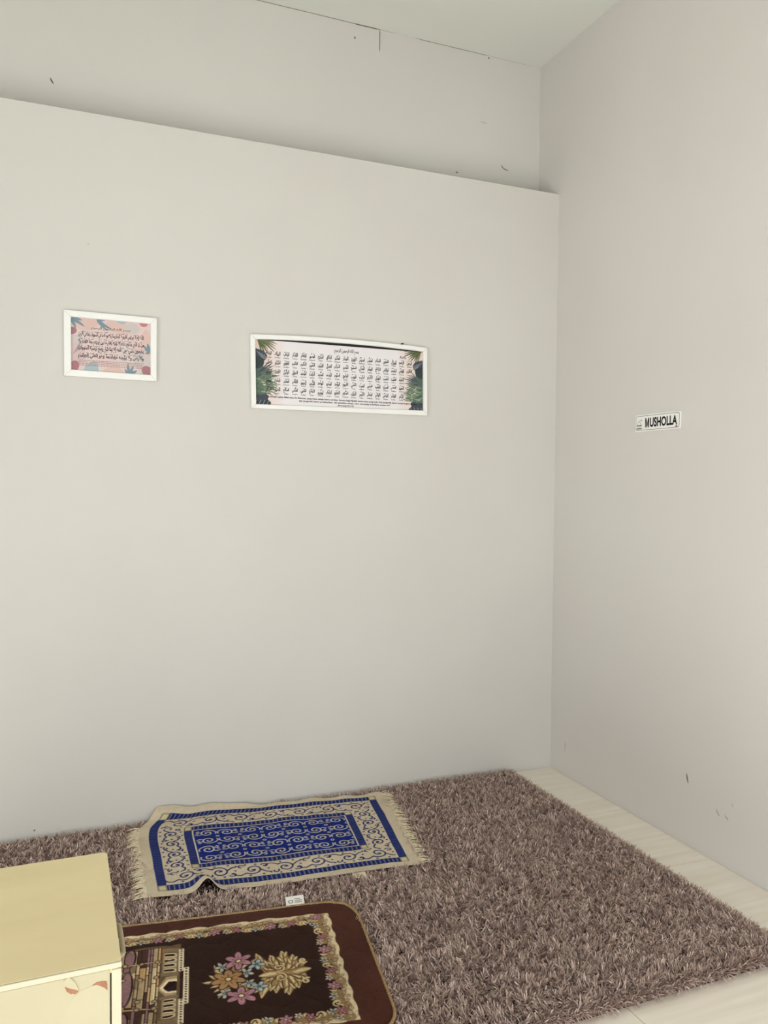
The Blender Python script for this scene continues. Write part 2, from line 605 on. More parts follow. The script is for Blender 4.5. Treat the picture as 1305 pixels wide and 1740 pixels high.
mark('crack', wall_upper, seg((-1.02, 3.5485), (-0.884, 3.5485), 6, .0004), .004, M_crack, 'y')
mark('crack', wall_upper, seg((-1.62, 3.549), (-1.02, 3.549), 12, .0004), .0022, M_scuff, 'y')
mark('crack', wall_upper, seg((-0.884, 3.549), (-0.80, 3.549), 5, .0003), .0015, M_faint, 'y')
mark('crack', wall_upper, seg((-0.70, 3.549), (-0.30, 3.549), 14, .0005), .0022, M_scuff, 'y')
mark('crack', wall_upper, seg((-0.29, 3.549), (-0.06, 3.549), 8, .0004), .0012, M_faint, 'y')
mark('crack', wall_upper, seg((-0.885, 3.549), (-0.885, 3.447), 8, .0004), .0042, M_scuff, 'y')
mark('nail_hole', wall_upper, seg((-1.009, 3.490), (-1.009, 3.479), 3, 0), .008, M_crack, 'y')
mark('nail_hole', wall_upper, seg((-0.477, 2.952), (-0.466, 2.950), 3, 0), .007, M_crack, 'y')
mark('nail_hole', wall_upper, seg((-0.306, 3.540), (-0.296, 3.538), 3, 0), .007, M_crack, 'y')
mark('scuff', wall_upper, [(-0.222, 3.028), (-0.218, 3.018), (-0.207, 3.010), (-0.194, 3.006), (-0.180, 3.005)], .005, M_scuff, 'y')
mark('scuff', wall_upper, seg((-0.340, 3.221), (-0.303, 3.217), 4, .001), .004, M_faint, 'y')
mark('scuff', wall_upper, [(-2.316, 3.043), (-2.310, 3.031), (-2.303, 3.020)], .007, M_crack, 'y')
mark('nail_hole', wall_back, seg((-2.386, 0.048), (-2.379, 0.047), 3, 0), .008, M_scuff, 'y')
mark('nail_hole', wall_back, seg((-2.182, 2.344), (-2.176, 2.343), 3, 0), .005, M_faint, 'y')
mark('scuff', wall_right, [(-0.936, 0.283), (-0.940, 0.266), (-0.945, 0.247)], .008, M_scuff, 'x')
mark('scuff', wall_right, seg((-0.122, 0.165), (-0.123, 0.118), 4, .001), .003, M_faint, 'x')
mark('scuff', wall_right, seg((-1.090, 0.199), (-1.110, 0.178), 4, .002), .007, M_faint, 'x')
mark('scuff', wall_right, seg((-1.135, 0.192), (-1.150, 0.178), 4, .002), .007, M_faint, 'x')
mark('scuff', wall_right, seg((-1.165, 0.252), (-1.172, 0.236), 4, .001), .003, M_faint, 'x')


# ------------------------------------------------------------------ picture frames
def rail(name, oa, ob, ia, ib, depth, mat, parent, bow_o=0.0, bow_i=0.0, n=1, y0=-0.002):
    """one mitred frame bar on the back wall; o = outer corner, i = inner corner, (x, z)"""
    prof = [(0, 0), (0, depth - .002), (.07, depth), (.90, depth), (1, depth - .003), (1, 0.0)]
    V, F = [], []
    k = len(prof)
    for s in range(n + 1):
        t = s / n
        for w, d in prof:
            px = oa[0] + (ob[0] - oa[0]) * t, oa[1] + (ob[1] - oa[1]) * t
            qx = ia[0] + (ib[0] - ia[0]) * t, ia[1] + (ib[1] - ia[1]) * t
            b = math.sin(math.pi * t) ** 0.8 if 0 < t < 1 else 0.0
            xx = px[0] * (1 - w) + qx[0] * w
            zz = (px[1] + bow_o * b) * (1 - w) + (qx[1] + bow_i * b) * w
            V.append((xx, y0 - d, zz))
    for s in range(n):
        for j in range(k):
            l = (j + 1) % k
            F.append((s * k + j, s * k + l, (s + 1) * k + l, (s + 1) * k + j))
    F.append(tuple(range(k))[::-1]); F.append(tuple(n * k + j for j in range(k)))
    return mesh_obj(name, V, F, mat, parent)


def frame_rails(t, o, i, depth, top_bow=(0, 0), gap=0.0004):
    """o, i: outer and inner corners TL, TR, BR, BL"""
    for k in range(4):
        a, b, c, d = o[k], o[(k + 1) % 4], i[k], i[(k + 1) % 4]
        ux = np.array(b) - np.array(a); ux = ux / np.linalg.norm(ux) * gap
        sh = lambda p, s: (p[0] + s * ux[0], p[1] + s * ux[1])
        bo, bi = top_bow if k == 0 else (0, 0)
        rail('frame_rail', sh(a, 1), sh(b, -1), sh(c, 1), sh(d, -1), depth, M_frame, t, bo, bi, 24 if bo or bi else 1)


# --- the small frame: verse of the throne on a pink leaf print
t = empty('picture_frame', (-2.095, -0.001, 1.822))
tag(t, 'small white picture frame with dark calligraphy on pink leaf print', 'picture frame')
o4 = [(-2.270, 2.078), (-1.920, 2.075), (-1.922, 1.821), (-2.269, 1.823)]
i4 = [(-2.243, 2.053), (-1.945, 2.050), (-1.945, 1.846), (-2.242, 1.849)]
frame_rails(t, o4, i4, 0.016)
boxes('backing_board', [((-2.255, -0.006, 1.836), (-1.933, -0.001, 2.062))], M_black, t)
PX0, PZ0, PW, PH = -2.246, 1.843, 0.304, 0.213
cv = Canvas(PW, PH, 0.0016, (224, 204, 200))
patch = vnoise(cv.X, cv.Y, 0.05, 3)
cv.c += patch[..., None] * np.array([4, -5, -5])
peach, rose, teal, pale, stone = (222, 192, 184), (176, 124, 130), (128, 150, 162), (172, 190, 194), (208, 198, 196)
H = PH
cv.ell(.06, H - .02, .045, .03, .3, peach)
cv.ell(.18, H - .03, .05, .024, -.2, peach)
cv.ell(.23, H - .03, .03, .022, 0, stone)
cv.ell(.285, H - .09, .02, .06, 0, peach)
cv.ell(.01, H - .10, .04, .03, .5, stone)
cv.ell(.02, .07, .035, .04, .2, (214, 190, 190))
cv.ell(.16, .004, .04, .022, 0, peach)
cv.ell(.27, .05, .03, .05, .4, stone)
cv.poly([(.045, 0), (.055, .025), (.085, .045), (.10, .04), (.105, .0)], pale)
cv.ell(.006, H - .055, .018, .014, .3, rose)
cv.ell(.012, .018, .018, .026, -.5, rose)
cv.ell(.292, .014, .02, .028, .8, rose)
cv.ell(.275, H - .005, .016, .014, 0, (196, 130, 134))
cv.ell(.19, H - .002, .02, .012, 0, pale)
for b in [(.052, H - .036), (.044, H - .012), (.02, H - .045), (.03, H - .002)]:
    cv.leaf((0, H - .012), b, .011, teal, .08)
for b in [(.155, H - .038), (.14, H - .045), (.118, H - .028), (.128, H - .006)]:
    cv.leaf((.098, H + .004), b, .010, teal, -.1)
for b in [(.278, .105), (.272, .122), (.280, .088), (.29, .13)]:
    cv.leaf((PW, .10), b, .010, teal, .1)
for b in [(.215, .046), (.236, .036), (.202, .022), (.25, .018)]:
    cv.leaf((.228, -.004), b, .011, teal, .1)
for q in range(5):
    cv.stroke([(.012 + q * .005, .07 + q * .004), (.026 + q * .002, .096 + q * .004)], .0016, (150, 140, 150))
Pg = np.stack([PX0 + cv.X, np.full(cv.X.shape, -0.0072), PZ0 + cv.Y], -1)
pr = grid_obj('print', Pg, cv.c, M_print, t, smooth=False)
AY = ['الله لا إله إلا هو الحي القيوم لا تأخذه سنة ولا نوم له ما في السموات وما في الأرض',
      'من ذا الذي يشفع عنده إلا بإذنه يعلم ما بين أيديهم وما خلفهم ولا',
      'يحيطون بشيء من علمه إلا بما شاء وسع كرسيه السموات',
      'والأرض ولا يؤوده حفظهما وهو العلي العظيم']
onto1 = lambda v: np.stack([PX0 + v[:, 0], np.full(len(v), -0.0078), PZ0 + v[:, 1]], 1)
for r, s in enumerate(AY):
    cy = H - 0.066 - r * 0.0275
    ink.add(shape_arabic(s), .152, cy, .246, .0262, 2, 0.022)
    for q in range(62):                        # vowel strokes above and below the letters
        xx = .030 + .0039 * q + random.uniform(-.001, .001)
        yy = cy + random.choice((.0085, .0105, -.0085, .004)) + random.uniform(-.0015, .0015)
        if random.random() < .8:
            ink.bar(xx, yy, xx + .0042, yy + random.uniform(.0008, .0028), .0014)
ink.make('lettering', onto1, M_ink2, pr)
ink.add(shape_arabic('بسم الله الرحمن الرحيم'), .150, H - .040, .146, .014, 2, 0.015)
ink.make('heading', onto1, M_ink4, pr)
for r in range(4):
    xx = .03
    while xx < .272:
        l = random.uniform(.004, .012)
        ink.bar(xx, .0455 - r * .0062, min(xx + l, .276), .0455 - r * .0062, .0024)
        xx += l + .0022
ink.make('small_print', onto1, M_ink3, pr)

# --- the long frame: the names in a grid between palm leaves
t = empty('picture_frame', (-1.126, -0.001, 1.732))
tag(t, 'long white picture frame with rows of black calligraphy between palm leaves', 'picture frame')
o4 = [(-1.539, 2.041), (-0.717, 2.044), (-0.713, 1.733), (-1.533, 1.731)]
i4 = [(-1.518, 2.022), (-0.736, 2.025), (-0.732, 1.756), (-1.513, 1.749)]
frame_rails(t, o4, i4, 0.018, top_bow=(0.011, 0.011), gap=0.0006)
boxes('backing_board', [((-1.53, -0.007, 1.742), (-0.725, -0.001, 2.040))], M_black, t)
PX0, PZ0, PW, PH = -1.524, 1.742, 0.798, 0.2815
cv = Canvas(PW, PH, 0.0017, (238, 234, 236))
for sx in (0, 1):                                   # blush towards both sides
    d = cv.X if sx == 0 else PW - cv.X
    k = np.clip(1.25 - d / .115, 0, 1)[..., None] * .85
    cv.c = cv.c * (1 - k) + np.array((232, 206, 192)) * k
rr = random.Random(5)


def palm(mir):
    mx = (lambda x: PW - 1.28 * x) if mir else (lambda x: 1.28 * x)
    P2 = lambda x, y: (mx(x), y)
    s = -1 if mir else 1
    dark, navy, green, olive, lite = (58, 66, 70), (70, 78, 88), (112, 129, 108), (118, 122, 96), (152, 165, 144)
    # dull green ground printed behind the leaves
    cv.poly([P2(-.01, -.01), P2(.045, -.01), P2(.05, .04), P2(.03, .10), P2(.035, .2), P2(.02, .24), P2(-.01, .25)], (86, 104, 96))
    # fan at the top corner
    for a in np.linspace(-1.35, .15, 11):
        ln = rr.uniform(.06, .082)
        cv.leaf(P2(.012, PH + .006), P2(.012 + ln * math.cos(a), PH + .006 + ln * math.sin(a)), .007, olive if rr.random() < .6 else (86, 98, 64), .04 * s)
    # dark cut leaf
    cv.ell(*P2(.022, .215), .030, .024, -.3 * s, navy)
    cv.ell(*P2(.010, .185), .034, .026, .2 * s, dark)
    for q in range(4):
        cv.stroke([P2(.012 + q * .008, .232 - q * .004), P2(.030 + q * .006, .205 - q * .004)], .0016, (196, 198, 200))
    # spiky fan in the middle
    for a in np.linspace(-.75, .95, 11):
        ln = rr.uniform(.052, .072)
        cv.leaf(P2(.016, .138), P2(.016 + ln * math.cos(a), .138 + ln * math.sin(a)), .0062, navy if rr.random() < .5 else (96, 108, 104), 0)
    # feathery green below
    for q in range(70):
        x0, y0 = rr.uniform(0, .055), rr.uniform(.055, .125)
        a = rr.uniform(-.7, .9)
        cv.leaf(P2(x0, y0), P2(x0 + .032 * math.cos(a), y0 + .032 * math.sin(a)), .0045, rr.choice((green, lite, (92, 122, 92), green)), .1)
    # dark leaf in the bottom corner
    cv.poly([P2(-.01, -.01), P2(.058, -.01), P2(.060, .018), P2(.044, .036), P2(.02, .046), P2(-.01, .05)], dark)
    cv.ell(*P2(.030, .035), .030, .014, .3 * s, navy)
    for q in range(4):
        cv.stroke([P2(.004 + q * .013, .002), P2(.012 + q * .014, .026)], .002, (176, 182, 186))


palm(False)
palm(True)
Pg = np.stack([PX0 + cv.X, np.full(cv.X.shape, -0.0085), PZ0 + cv.Y], -1)
pr = grid_obj('print', Pg, cv.c, M_print, t, smooth=False)
onto2 = lambda v: np.stack([PX0 + v[:, 0], np.full(len(v), -0.0092), PZ0 + v[:, 1]], 1)
NAMES = ('الرحمن الرحيم الملك القدوس السلام المؤمن المهيمن العزيز الجبار المتكبر الخالق البارئ المصور الغفار القهار الوهاب الرزاق الفتاح '
         'العليم القابض الباسط الخافض الرافع المعز المذل السميع البصير الحكم العدل اللطيف الخبير الحليم العظيم الغفور الشكور العلي '
         'الكبير الحفيظ المقيت الحسيب الجليل الكريم الرقيب المجيب الواسع الحكيم الودود المجيد الباعث الشهيد الحق الوكيل القوي المتين '
         'الولي الحميد المحصي المبدئ المعيد المحيي المميت الحي القيوم الواجد الماجد الواحد الأحد الصمد القادر المقتدر المقدم المؤخر '
         'الأول الآخر الظاهر الباطن الوالي المتعالي البر التواب المنتقم العفو الرؤوف المقسط الجامع الغني المغني المانع الضار النافع').split()
LATIN = ('Ar-Rahman Ar-Rahim Al-Malik Al-Quddus As-Salam Al-Mumin Al-Muhaimin Al-Aziz Al-Jabbar Al-Mutakabbir Al-Khaliq Al-Bari Al-Musawwir Al-Ghaffar Al-Qahhar Al-Wahhab Ar-Razzaq Al-Fattah '
         'Al-Alim Al-Qabid Al-Basit Al-Khafid Ar-Rafi Al-Muizz Al-Mudhil As-Sami Al-Basir Al-Hakam Al-Adl Al-Latif Al-Khabir Al-Halim Al-Azim Al-Ghafur Asy-Syakur Al-Ali '
         'Al-Kabir Al-Hafiz Al-Muqit Al-Hasib Al-Jalil Al-Karim Ar-Raqib Al-Mujib Al-Wasi Al-Hakim Al-Wadud Al-Majid Al-Baits Asy-Syahid Al-Haqq Al-Wakil Al-Qawi Al-Matin '
         'Al-Wali Al-Hamid Al-Muhsi Al-Mubdi Al-Muid Al-Muhyi Al-Mumit Al-Hayy Al-Qayyum Al-Wajid Al-Majid Al-Wahid Al-Ahad As-Samad Al-Qadir Al-Muqtadir Al-Muqaddim Al-Muakhir '
         'Al-Awwal Al-Akhir Az-Zahir Al-Batin Al-Wali Al-Mutaali Al-Barr At-Tawwab Al-Muntaqim Al-Afuw Ar-Rauf Al-Muqsit Al-Jami Al-Ghani Al-Mughni Al-Mani Ad-Dar An-Nafi').split()
CW, R0, RH = 0.0386, 0.2255, 0.0382
small = []
for r in range(5):
    for c in range(18):
        if c == 0 and r > 1:
            continue
        k = r * 18 + c
        cx, cy = 0.722 - c * CW, R0 - r * RH
        ink.add(shape_arabic(NAMES[k]), cx, cy, .0255, .0205, 1, 0.026)
        for q in range(4):
            xx, yy = cx + random.uniform(-.010, .006), cy + random.choice((.0085, .0105, -.007)) + random.uniform(-.002, .002)
            ink.bar(xx, yy, xx + .0042, yy + random.uniform(.0005, .0025), .0016)
        small.append((LATIN[k], cx, cy - .0158))
ink.add(shape_arabic('بسم الله الرحمن الرحيم'), .418, .2575, .114, .024, 2, 0.016)
ink.make('lettering', onto2, M_ink, pr)
for s, cx, cy in small:
    ink.add(s, cx, cy, min(.0027 * len(s), .028), .0056, 1, 0.02)
tag(ink.make('small_lettering', onto2, M_ink4, pr), kind='stuff')
ink.add('Serulah nama Allah atau Ar-Rahman, yang mana sahaja kamu serukan, karena bagi-Nyalah nama-nama yang baik. Dan janganlah kamu menyaringkan bacaan', .415, .0415, .69, .0098, 1, 0.024)
ink.add('dan janganlah kamu perlahankan, dan gunakan sahaja, satu cara yang sederhana antara itu"', .415, .0296, .43, .0098, 1, 0.024)
ink.add('(Al-Israa:[17]:110)', .415, .0180, .075, .0088, 1, 0.024)
ink.make('verse_text', onto2, M_ink, pr)
ink.add('Asma', .690, .2515, .032, .014, 2)
ink.make('signature', onto2, M_ink5, pr)
v_, f_ = tube([(-0.841, -0.004, 2.040), (-0.841, -0.006, 2.053), (-0.838, -0.012, 2.056), (-0.834, -0.014, 2.053)], .0035, 8)
mesh_obj('hanging_hook', v_, f_, M_black, t, True)

# ------------------------------------------------------------------ the sign on the right wall
SY0, SY1, SZ0, SZ1 = -0.600, -0.868, 1.6455, 1.716


def rrect(w, h, r, n=5):
    pts = []
    for cx, cy, a in ((w - r, h - r, 0), (r, h - r, 1), (r, r, 2), (w - r, r, 3)):
        for k in range(n + 1):
            an = (a + k / n) * math.pi / 2
            pts.append((cx + r * math.cos(an), cy + r * math.sin(an)))
    return pts


SW, SH = SY0 - SY1, SZ1 - SZ0
# the sign sits a touch crooked on the wall
tilt = -0.012


def on_sign(d):
    def fn(v):
        v = np.asarray(v, float)
        return np.stack([np.full(len(v), -d), SY0 - v[:, 0], SZ0 + v[:, 1] + tilt * (v[:, 0] - SW / 2) * 0.3], 1)
    return fn


t = empty('wall_sign', (-0.001, (SY0 + SY1) / 2, SZ0))
tag(t, 'small white wall sign reading MUSHOLLA in black letters', 'sign')
pl = rrect(SW, SH, .007)
k = len(pl)
V = list(on_sign(0.0005)(pl)) + list(on_sign(0.0045)(pl))
F = [tuple(range(k)), tuple(range(2 * k - 1, k - 1, -1))] + [(i, (i + 1) % k, (i + 1) % k + k, i + k) for i in range(k)]
plate = mesh_obj('plate', V, F, M_white, t)
po = np.array(rrect(SW - .010, SH - .010, .006)) + .005
pi_ = np.array(rrect(SW - .0135, SH - .0135, .005)) + .00675
V = list(on_sign(0.005)(po)) + list(on_sign(0.005)(pi_))
mesh_obj('border_line', V, [(i, (i + 1) % k, (i + 1) % k + k, i + k) for i in range(k)], M_ink4, t)
mx0, mx1, mz0, mz1, ms = .0635, .0875, .016, .055, .0058
ink.bar(mx0 + ms / 2, mz0, mx0 + ms / 2, mz1, ms)
ink.bar(mx1 - ms / 2, mz0, mx1 - ms / 2, mz1, ms)
ink.poly([(mx0 + ms, mz1), (mx0 + ms * .9, mz1 - .012), ((mx0 + mx1) / 2 - .0016, mz0), ((mx0 + mx1) / 2 + .0016, mz0), ((mx0 + mx1) / 2 + .0008, mz0 + .011)])
ink.poly([(mx1 - ms, mz1), ((mx0 + mx1) / 2 - .0008, mz0 + .011), ((mx0 + mx1) / 2 - .0016, mz0), ((mx0 + mx1) / 2 + .0016, mz0), (mx1 - ms * .9, mz1 - .012)])
ink.add('USHOLLA', .1715, .0355, .159, .0395, 4, 0.034)
ink.make('lettering', on_sign(0.0052), M_ink, t)
# little mosque: dome, two steps, finial and crescent
dome = [(.026 + .011 * math.cos(a), .027 + .012 * math.sin(a) * (1 + .25 * math.sin(a))) for a in np.linspace(0, math.pi, 15)]
for a, b in zip(dome[:-1], dome[1:]):
    ink.bar(a[0], a[1], b[0], b[1], .0012)
ink.bar(.0255, .042, .0255, .048, .0022)
ink.bar(.011, .0255, .042, .0255, .0045)
ink.bar(.010, .0125, .043, .0125, .0045)
for q in range(5):
    ink.bar(.014 + q * .0062, .0145, .014 + q * .0062, .0235, .0006)
ink.poly([(.0385 + .0035 * math.cos(a), .047 + .0035 * math.sin(a)) for a in np.linspace(0, 2 * math.pi, 9)[:-1]])
ink.make('emblem', on_sign(0.0052), M_ink4, t)
ink.poly([(.240, .0085), (.249, .0075), (.254, .0115), (.245, .0135)])
ink.make('corner_mark', on_sign(0.0053), M_ink5, t)

# ------------------------------------------------------------------ mats: where they lie
B_ANG = math.radians(9)
B_TR = np.array([-1.395, -0.932])
B_E1 = np.array([math.cos(B_ANG), -math.sin(B_ANG)])
B_E2 = np.array([math.sin(B_ANG), math.cos(B_ANG)])
B_L, B_W, B_R = 1.03, 0.664, 0.110


def in_brown(x, y, grow=0.0):
    dx, dy = x - B_TR[0], y - B_TR[1]
    s = -(dx * B_E1[0] + dy * B_E1[1]); tt = -(dx * B_E2[0] + dy * B_E2[1])
    return (s > -grow) & (s < B_L + grow) & (tt > -grow) & (tt < B_W + grow)


# blue mat outline (laid out flat; the back strip is bent up the wall afterwards)
def curve_fn(pts):
    pts = np.array(pts, float)
    d = np.concatenate([[0], np.cumsum(np.linalg.norm(np.diff(pts, axis=0), axis=1))])
    d /= d[-1]

    def fn(t):
        t = np.asarray(t, float)
        # monotone smooth interpolation (Catmull-Rom through the points)
        i = np.clip(np.searchsorted(d, t, 'right') - 1, 0, len(pts) - 2)
        p1, p2 = pts[i], pts[i + 1]
        p0 = pts[np.maximum(i - 1, 0)]; p3 = pts[np.minimum(i + 2, len(pts) - 1)]
        h = (d[i + 1] - d[i])
        d0 = d[np.maximum(i - 1, 0)]; d3 = d[np.minimum(i + 2, len(pts) - 1)]
        m1 = (p2 - p0) / np.maximum(d[i + 1] - d0, 1e-6)[..., None]
        m2 = (p3 - p1) / np.maximum(d3 - d[i], 1e-6)[..., None]
        u = ((t - d[i]) / h)[..., None]
        hh = h[..., None]
        return ((2 * u**3 - 3 * u**2 + 1) * p1 + (u**3 - 2 * u**2 + u) * hh * m1 + (-2 * u**3 + 3 * u**2) * p2 + (u**3 - u**2) * hh * m2)
    return fn


FL, FR, BR, BL = (-2.023, -.660), (-1.070, -.763), (-.955, -.091), (-1.920, .014)
c_front = curve_fn([FL, (-1.83, -.688), (-1.63, -.716), (-1.35, -.742), FR])
c_back = curve_fn([BL, (-1.80, -.003), (-1.646, -.010), (-1.48, -.036), (-1.30, -.056), (-1.1, -.077), BR])
c_left = curve_fn([FL, (-2.016, -.39), (-2.000, -.12), BL])
c_right = curve_fn([FR, (-1.030, -.53), (-.985, -.28), BR])


def blue_flat(u, v):
    """u 0..1 left to right, v 0..1 front to back"""
    U, V_ = u[..., None], v[..., None]
    fl, fr, br, bl = map(np.array, (FL, FR, BR, BL))
    return ((1 - V_) * c_front(u) + V_ * c_back(u) + (1 - U) * c_left(v) + U * c_right(v)
            - ((1 - U) * (1 - V_) * fl + U * (1 - V_) * fr + U * V_ * br + (1 - U) * V_ * bl))


M_L, M_W = 0.965, 0.685


def blue_surface(u, v, lift=0.0):
    p = blue_flat(u, v)
    x, y = p[..., 0], p[..., 1]
    z = 0.034 + 0.0035 * vnoise(x, y, .11, 21) + 0.0015 * vnoise(x, y, .045, 22)
    # wavy back hem and a slight wave in the left end
    z = z + 0.006 * np.exp(-((1 - v) / .05) ** 2) * np.sin(u * 21) ** 2
    # the fold standing up at the front edge
    fu = u - (0.205 - 0.14 * v)
    z = z + 0.046 * np.exp(-(fu / .034) ** 2) * np.exp(-(v / .13) ** 1.6)
    z = z + 0.006 * np.exp(-((u - .27) / .05) ** 2) * np.exp(-((v - .22) / .1) ** 2)
    # bend the back strip up the wall
    y0, r = -0.050, 0.030
    s = y - y0
    th = np.clip(s / r, 0, math.pi / 2)
    yb = np.where(s > 0, y0 + r * np.sin(th), y)
    zb = np.where(s > 0, r * (1 - np.cos(th)) + np.maximum(s - r * math.pi / 2, 0), 0)
    return np.stack([x, yb, z + zb + lift], -1)


def in_blue(x, y):
    poly = [c_front(np.linspace(0, 1, 12)), c_right(np.linspace(0, 1, 6)), c_back(np.linspace(0, 1, 12))[::-1], c_left(np.linspace(0, 1, 6))[::-1]]
    pts = np.concatenate(poly)
    ins = np.zeros(x.shape, bool)
    for (ax, ay), (bx, by) in zip(pts, np.roll(pts, -1, 0)):
        if ay == by: continue
        ins ^= ((ay > y) != (by > y)) & (x < (bx - ax) * (y - ay) / (by - ay) + ax)
    return ins


# ------------------------------------------------------------------ the shag rug
RX0, RX1, RY0, RY1 = -2.535, -0.262, -1.660, -0.030
rug = empty('shag_rug', ((RX0 + RX1) / 2, (RY0 + RY1) / 2, 0))
tag(rug, 'large brown shaggy rug covering the floor under both prayer mats', 'rug')
back_pts = np.array(rrect(RX1 - RX0, RY1 - RY0, .05)) + (RX0, RY0)
k = len(back_pts)
V = [(p[0], p[1], 0.0005) for p in back_pts] + [(p[0], p[1], 0.012) for p in back_pts]
mesh_obj('backing', V, [tuple(range(k))[::-1], tuple(range(k, 2 * k))] + [(i, (i + 1) % k, (i + 1) % k + k, i + k) for i in range(k)], M_rug_back, rug)
step = 0.0037
gx, gy = np.meshgrid(np.arange(RX0 + .004, RX1 - .004, step), np.arange(RY0 + .004, RY1 - .004, step))
x = (gx + rng.uniform(-.5, .5, gx.shape) * step).ravel()
y = (gy + rng.uniform(-.5, .5, gy.shape) * step).ravel()
# rounded corners
cxd = np.maximum(np.maximum(RX0 + .05 - x, x - RX1 + .05), 0); cyd = np.maximum(np.maximum(RY0 + .05 - y, y - RY1 + .05), 0)
ok = np.hypot(cxd, cyd) < .05
x, y = x[ok], y[ok]
under = in_blue(x, y) | in_brown(x, y, -0.01)
# fewer strands where the mats hide them
ok = ~under | (rng.random(len(x)) < .25)
x, y, under = x[ok], y[ok], under[ok]
n = len(x)
clump = vnoise(x, y, .016, 31)
tuft = np.floor((x + .006 * vnoise(x, y, .02, 36)) / .0115) * 131 + np.floor((y + .006 * vnoise(x, y, .02, 37)) / .0115)
tuft_id = np.unique(tuft, return_inverse=True)[1].ravel()
tr = rng.uniform(0, 1, (tuft_id.max() + 1, 3))[tuft_id]
flow = 1.2 * vnoise(x, y, .16, 32) - 1.9
az = flow + 5.2 * (tr[:, 0] - .5) + rng.normal(0, .40, n)
ln = rng.uniform(.024, .035, n) * (.86 + .28 * tr[:, 1]) * (1 + .10 * clump)
for sx_, sy_, sr_ in ((-.395, -.70, .030), (-.44, -.62, .018), (-.57, -.86, .022), (-.50, -1.02, .028)):   # trodden spots
    ln = ln * (1 - .5 * np.exp(-((x - sx_) ** 2 + (y - sy_) ** 2) / sr_ ** 2))
lean = np.clip(.30 + .55 * tr[:, 2] + rng.normal(0, .14, n) + .12 * vnoise(x, y, .09, 34), .1, 1.25)
# strands at the hem fall outwards
edge = np.minimum.reduce([x - RX0, RX1 - x, y - RY0])
ex = np.where(x - RX0 < .014, -1.0, 0) + np.where(RX1 - x < .014, 1.0, 0)
ey = np.where(y - RY0 < .014, -1.0, 0)
out = (edge < .014)
eaz = np.arctan2(ey, np.where((ex == 0) & (ey == 0), 1, ex))
az = np.where(out, eaz + rng.normal(0, .7, n), az)
lean = np.where(out, np.clip(rng.normal(.65, .25, n), .2, 1.2), lean)
ln = np.where(under, ln * .42, ln)
z0 = np.full(n, 0.010)
# a skirt of strands drooping over the hem of the three free sides
ne = 11000
per = rng.uniform(0, 1, ne) * (2 * (RY1 - RY0) + (RX1 - RX0))
lr = RY1 - RY0
on_r, on_l = per < lr, (per >= lr) & (per < 2 * lr)
ins_ = rng.uniform(-.002, .020, ne)
sx = np.where(on_r, RX1 - ins_, np.where(on_l, RX0 + ins_, RX0 + per - 2 * lr))
sy = np.where(on_r, RY0 + per, np.where(on_l, RY0 + per - lr, RY0 + ins_))
saz = np.where(on_r, 0.0, np.where(on_l, math.pi, -math.pi / 2)) + rng.normal(0, .75, ne)
cd = .022
nr = np.minimum(np.abs(sx - RX0), np.abs(sx - RX1)) + (sy - RY0)
okk = ~((nr < cd) & (rng.random(ne) < 2))
sx, sy, saz = sx[okk], sy[okk], saz[okk]
ne = len(sx)
x, y, az = np.concatenate([x, sx]), np.concatenate([y, sy]), np.concatenate([az, saz])
ln = np.concatenate([ln, rng.uniform(.020, .038, ne)])
lean = np.concatenate([lean, rng.uniform(.35, 1.30, ne)])
z0 = np.concatenate([z0, rng.uniform(.002, .012, ne)])
n += ne
hx, hy = np.cos(az), np.sin(az)
# three points along the curved strand
def pt(f):
    a = lean * (0.45 + 0.75 * f)
    return x + hx * ln * f * np.sin(a), y + hy * ln * f * np.sin(a), z0 + ln * f * np.cos(np.minimum(a, 1.45))
tw = az + math.pi / 2 + rng.normal(0, .6, n)
wd = rng.uniform(.0028, .0046, n)
rows = []
for f, ws in ((0.0, .8), (.5, 1.0), (.85, .75)):
    px_, py_, pz_ = pt(f)
    ox, oy = np.cos(tw) * wd * ws / 2, np.sin(tw) * wd * ws / 2
    oz = wd * ws * .25 * np.sin(tw * 3)
    rows += [np.stack([px_ - ox, py_ - oy, pz_ - oz], 1), np.stack([px_ + ox, py_ + oy, pz_ + oz], 1)]
rows.append(np.stack(pt(1.0), 1))
V = np.stack(rows, 1)
V[..., 1] = np.minimum(V[..., 1], -0.003)
V[..., 2] = np.maximum(V[..., 2], 0.002)
b = (np.arange(n) * 7)[:, None]
quads = np.concatenate([b + np.array([[0, 1, 3, 2]]), b + np.array([[2, 3, 5, 4]])])
tris = b + np.array([[4, 5, 6]])
pile = big_mesh('pile', V, tris=tris, quads=quads, mat=M_pile, parent=rug)
tag(pile, kind='stuff')

# ------------------------------------------------------------------ the blue fringed mat
BEIGE, BLUE, NAVY, DUST = (205, 191, 166), (24, 42, 118), (32, 40, 96), (128, 126, 124)
cv = Canvas(M_L, M_W, 0.0024, BEIGE)
e0, e1_ = .038, .030            # end margin, hem margin
b0x, b0y = e0, e1_
bw = .036


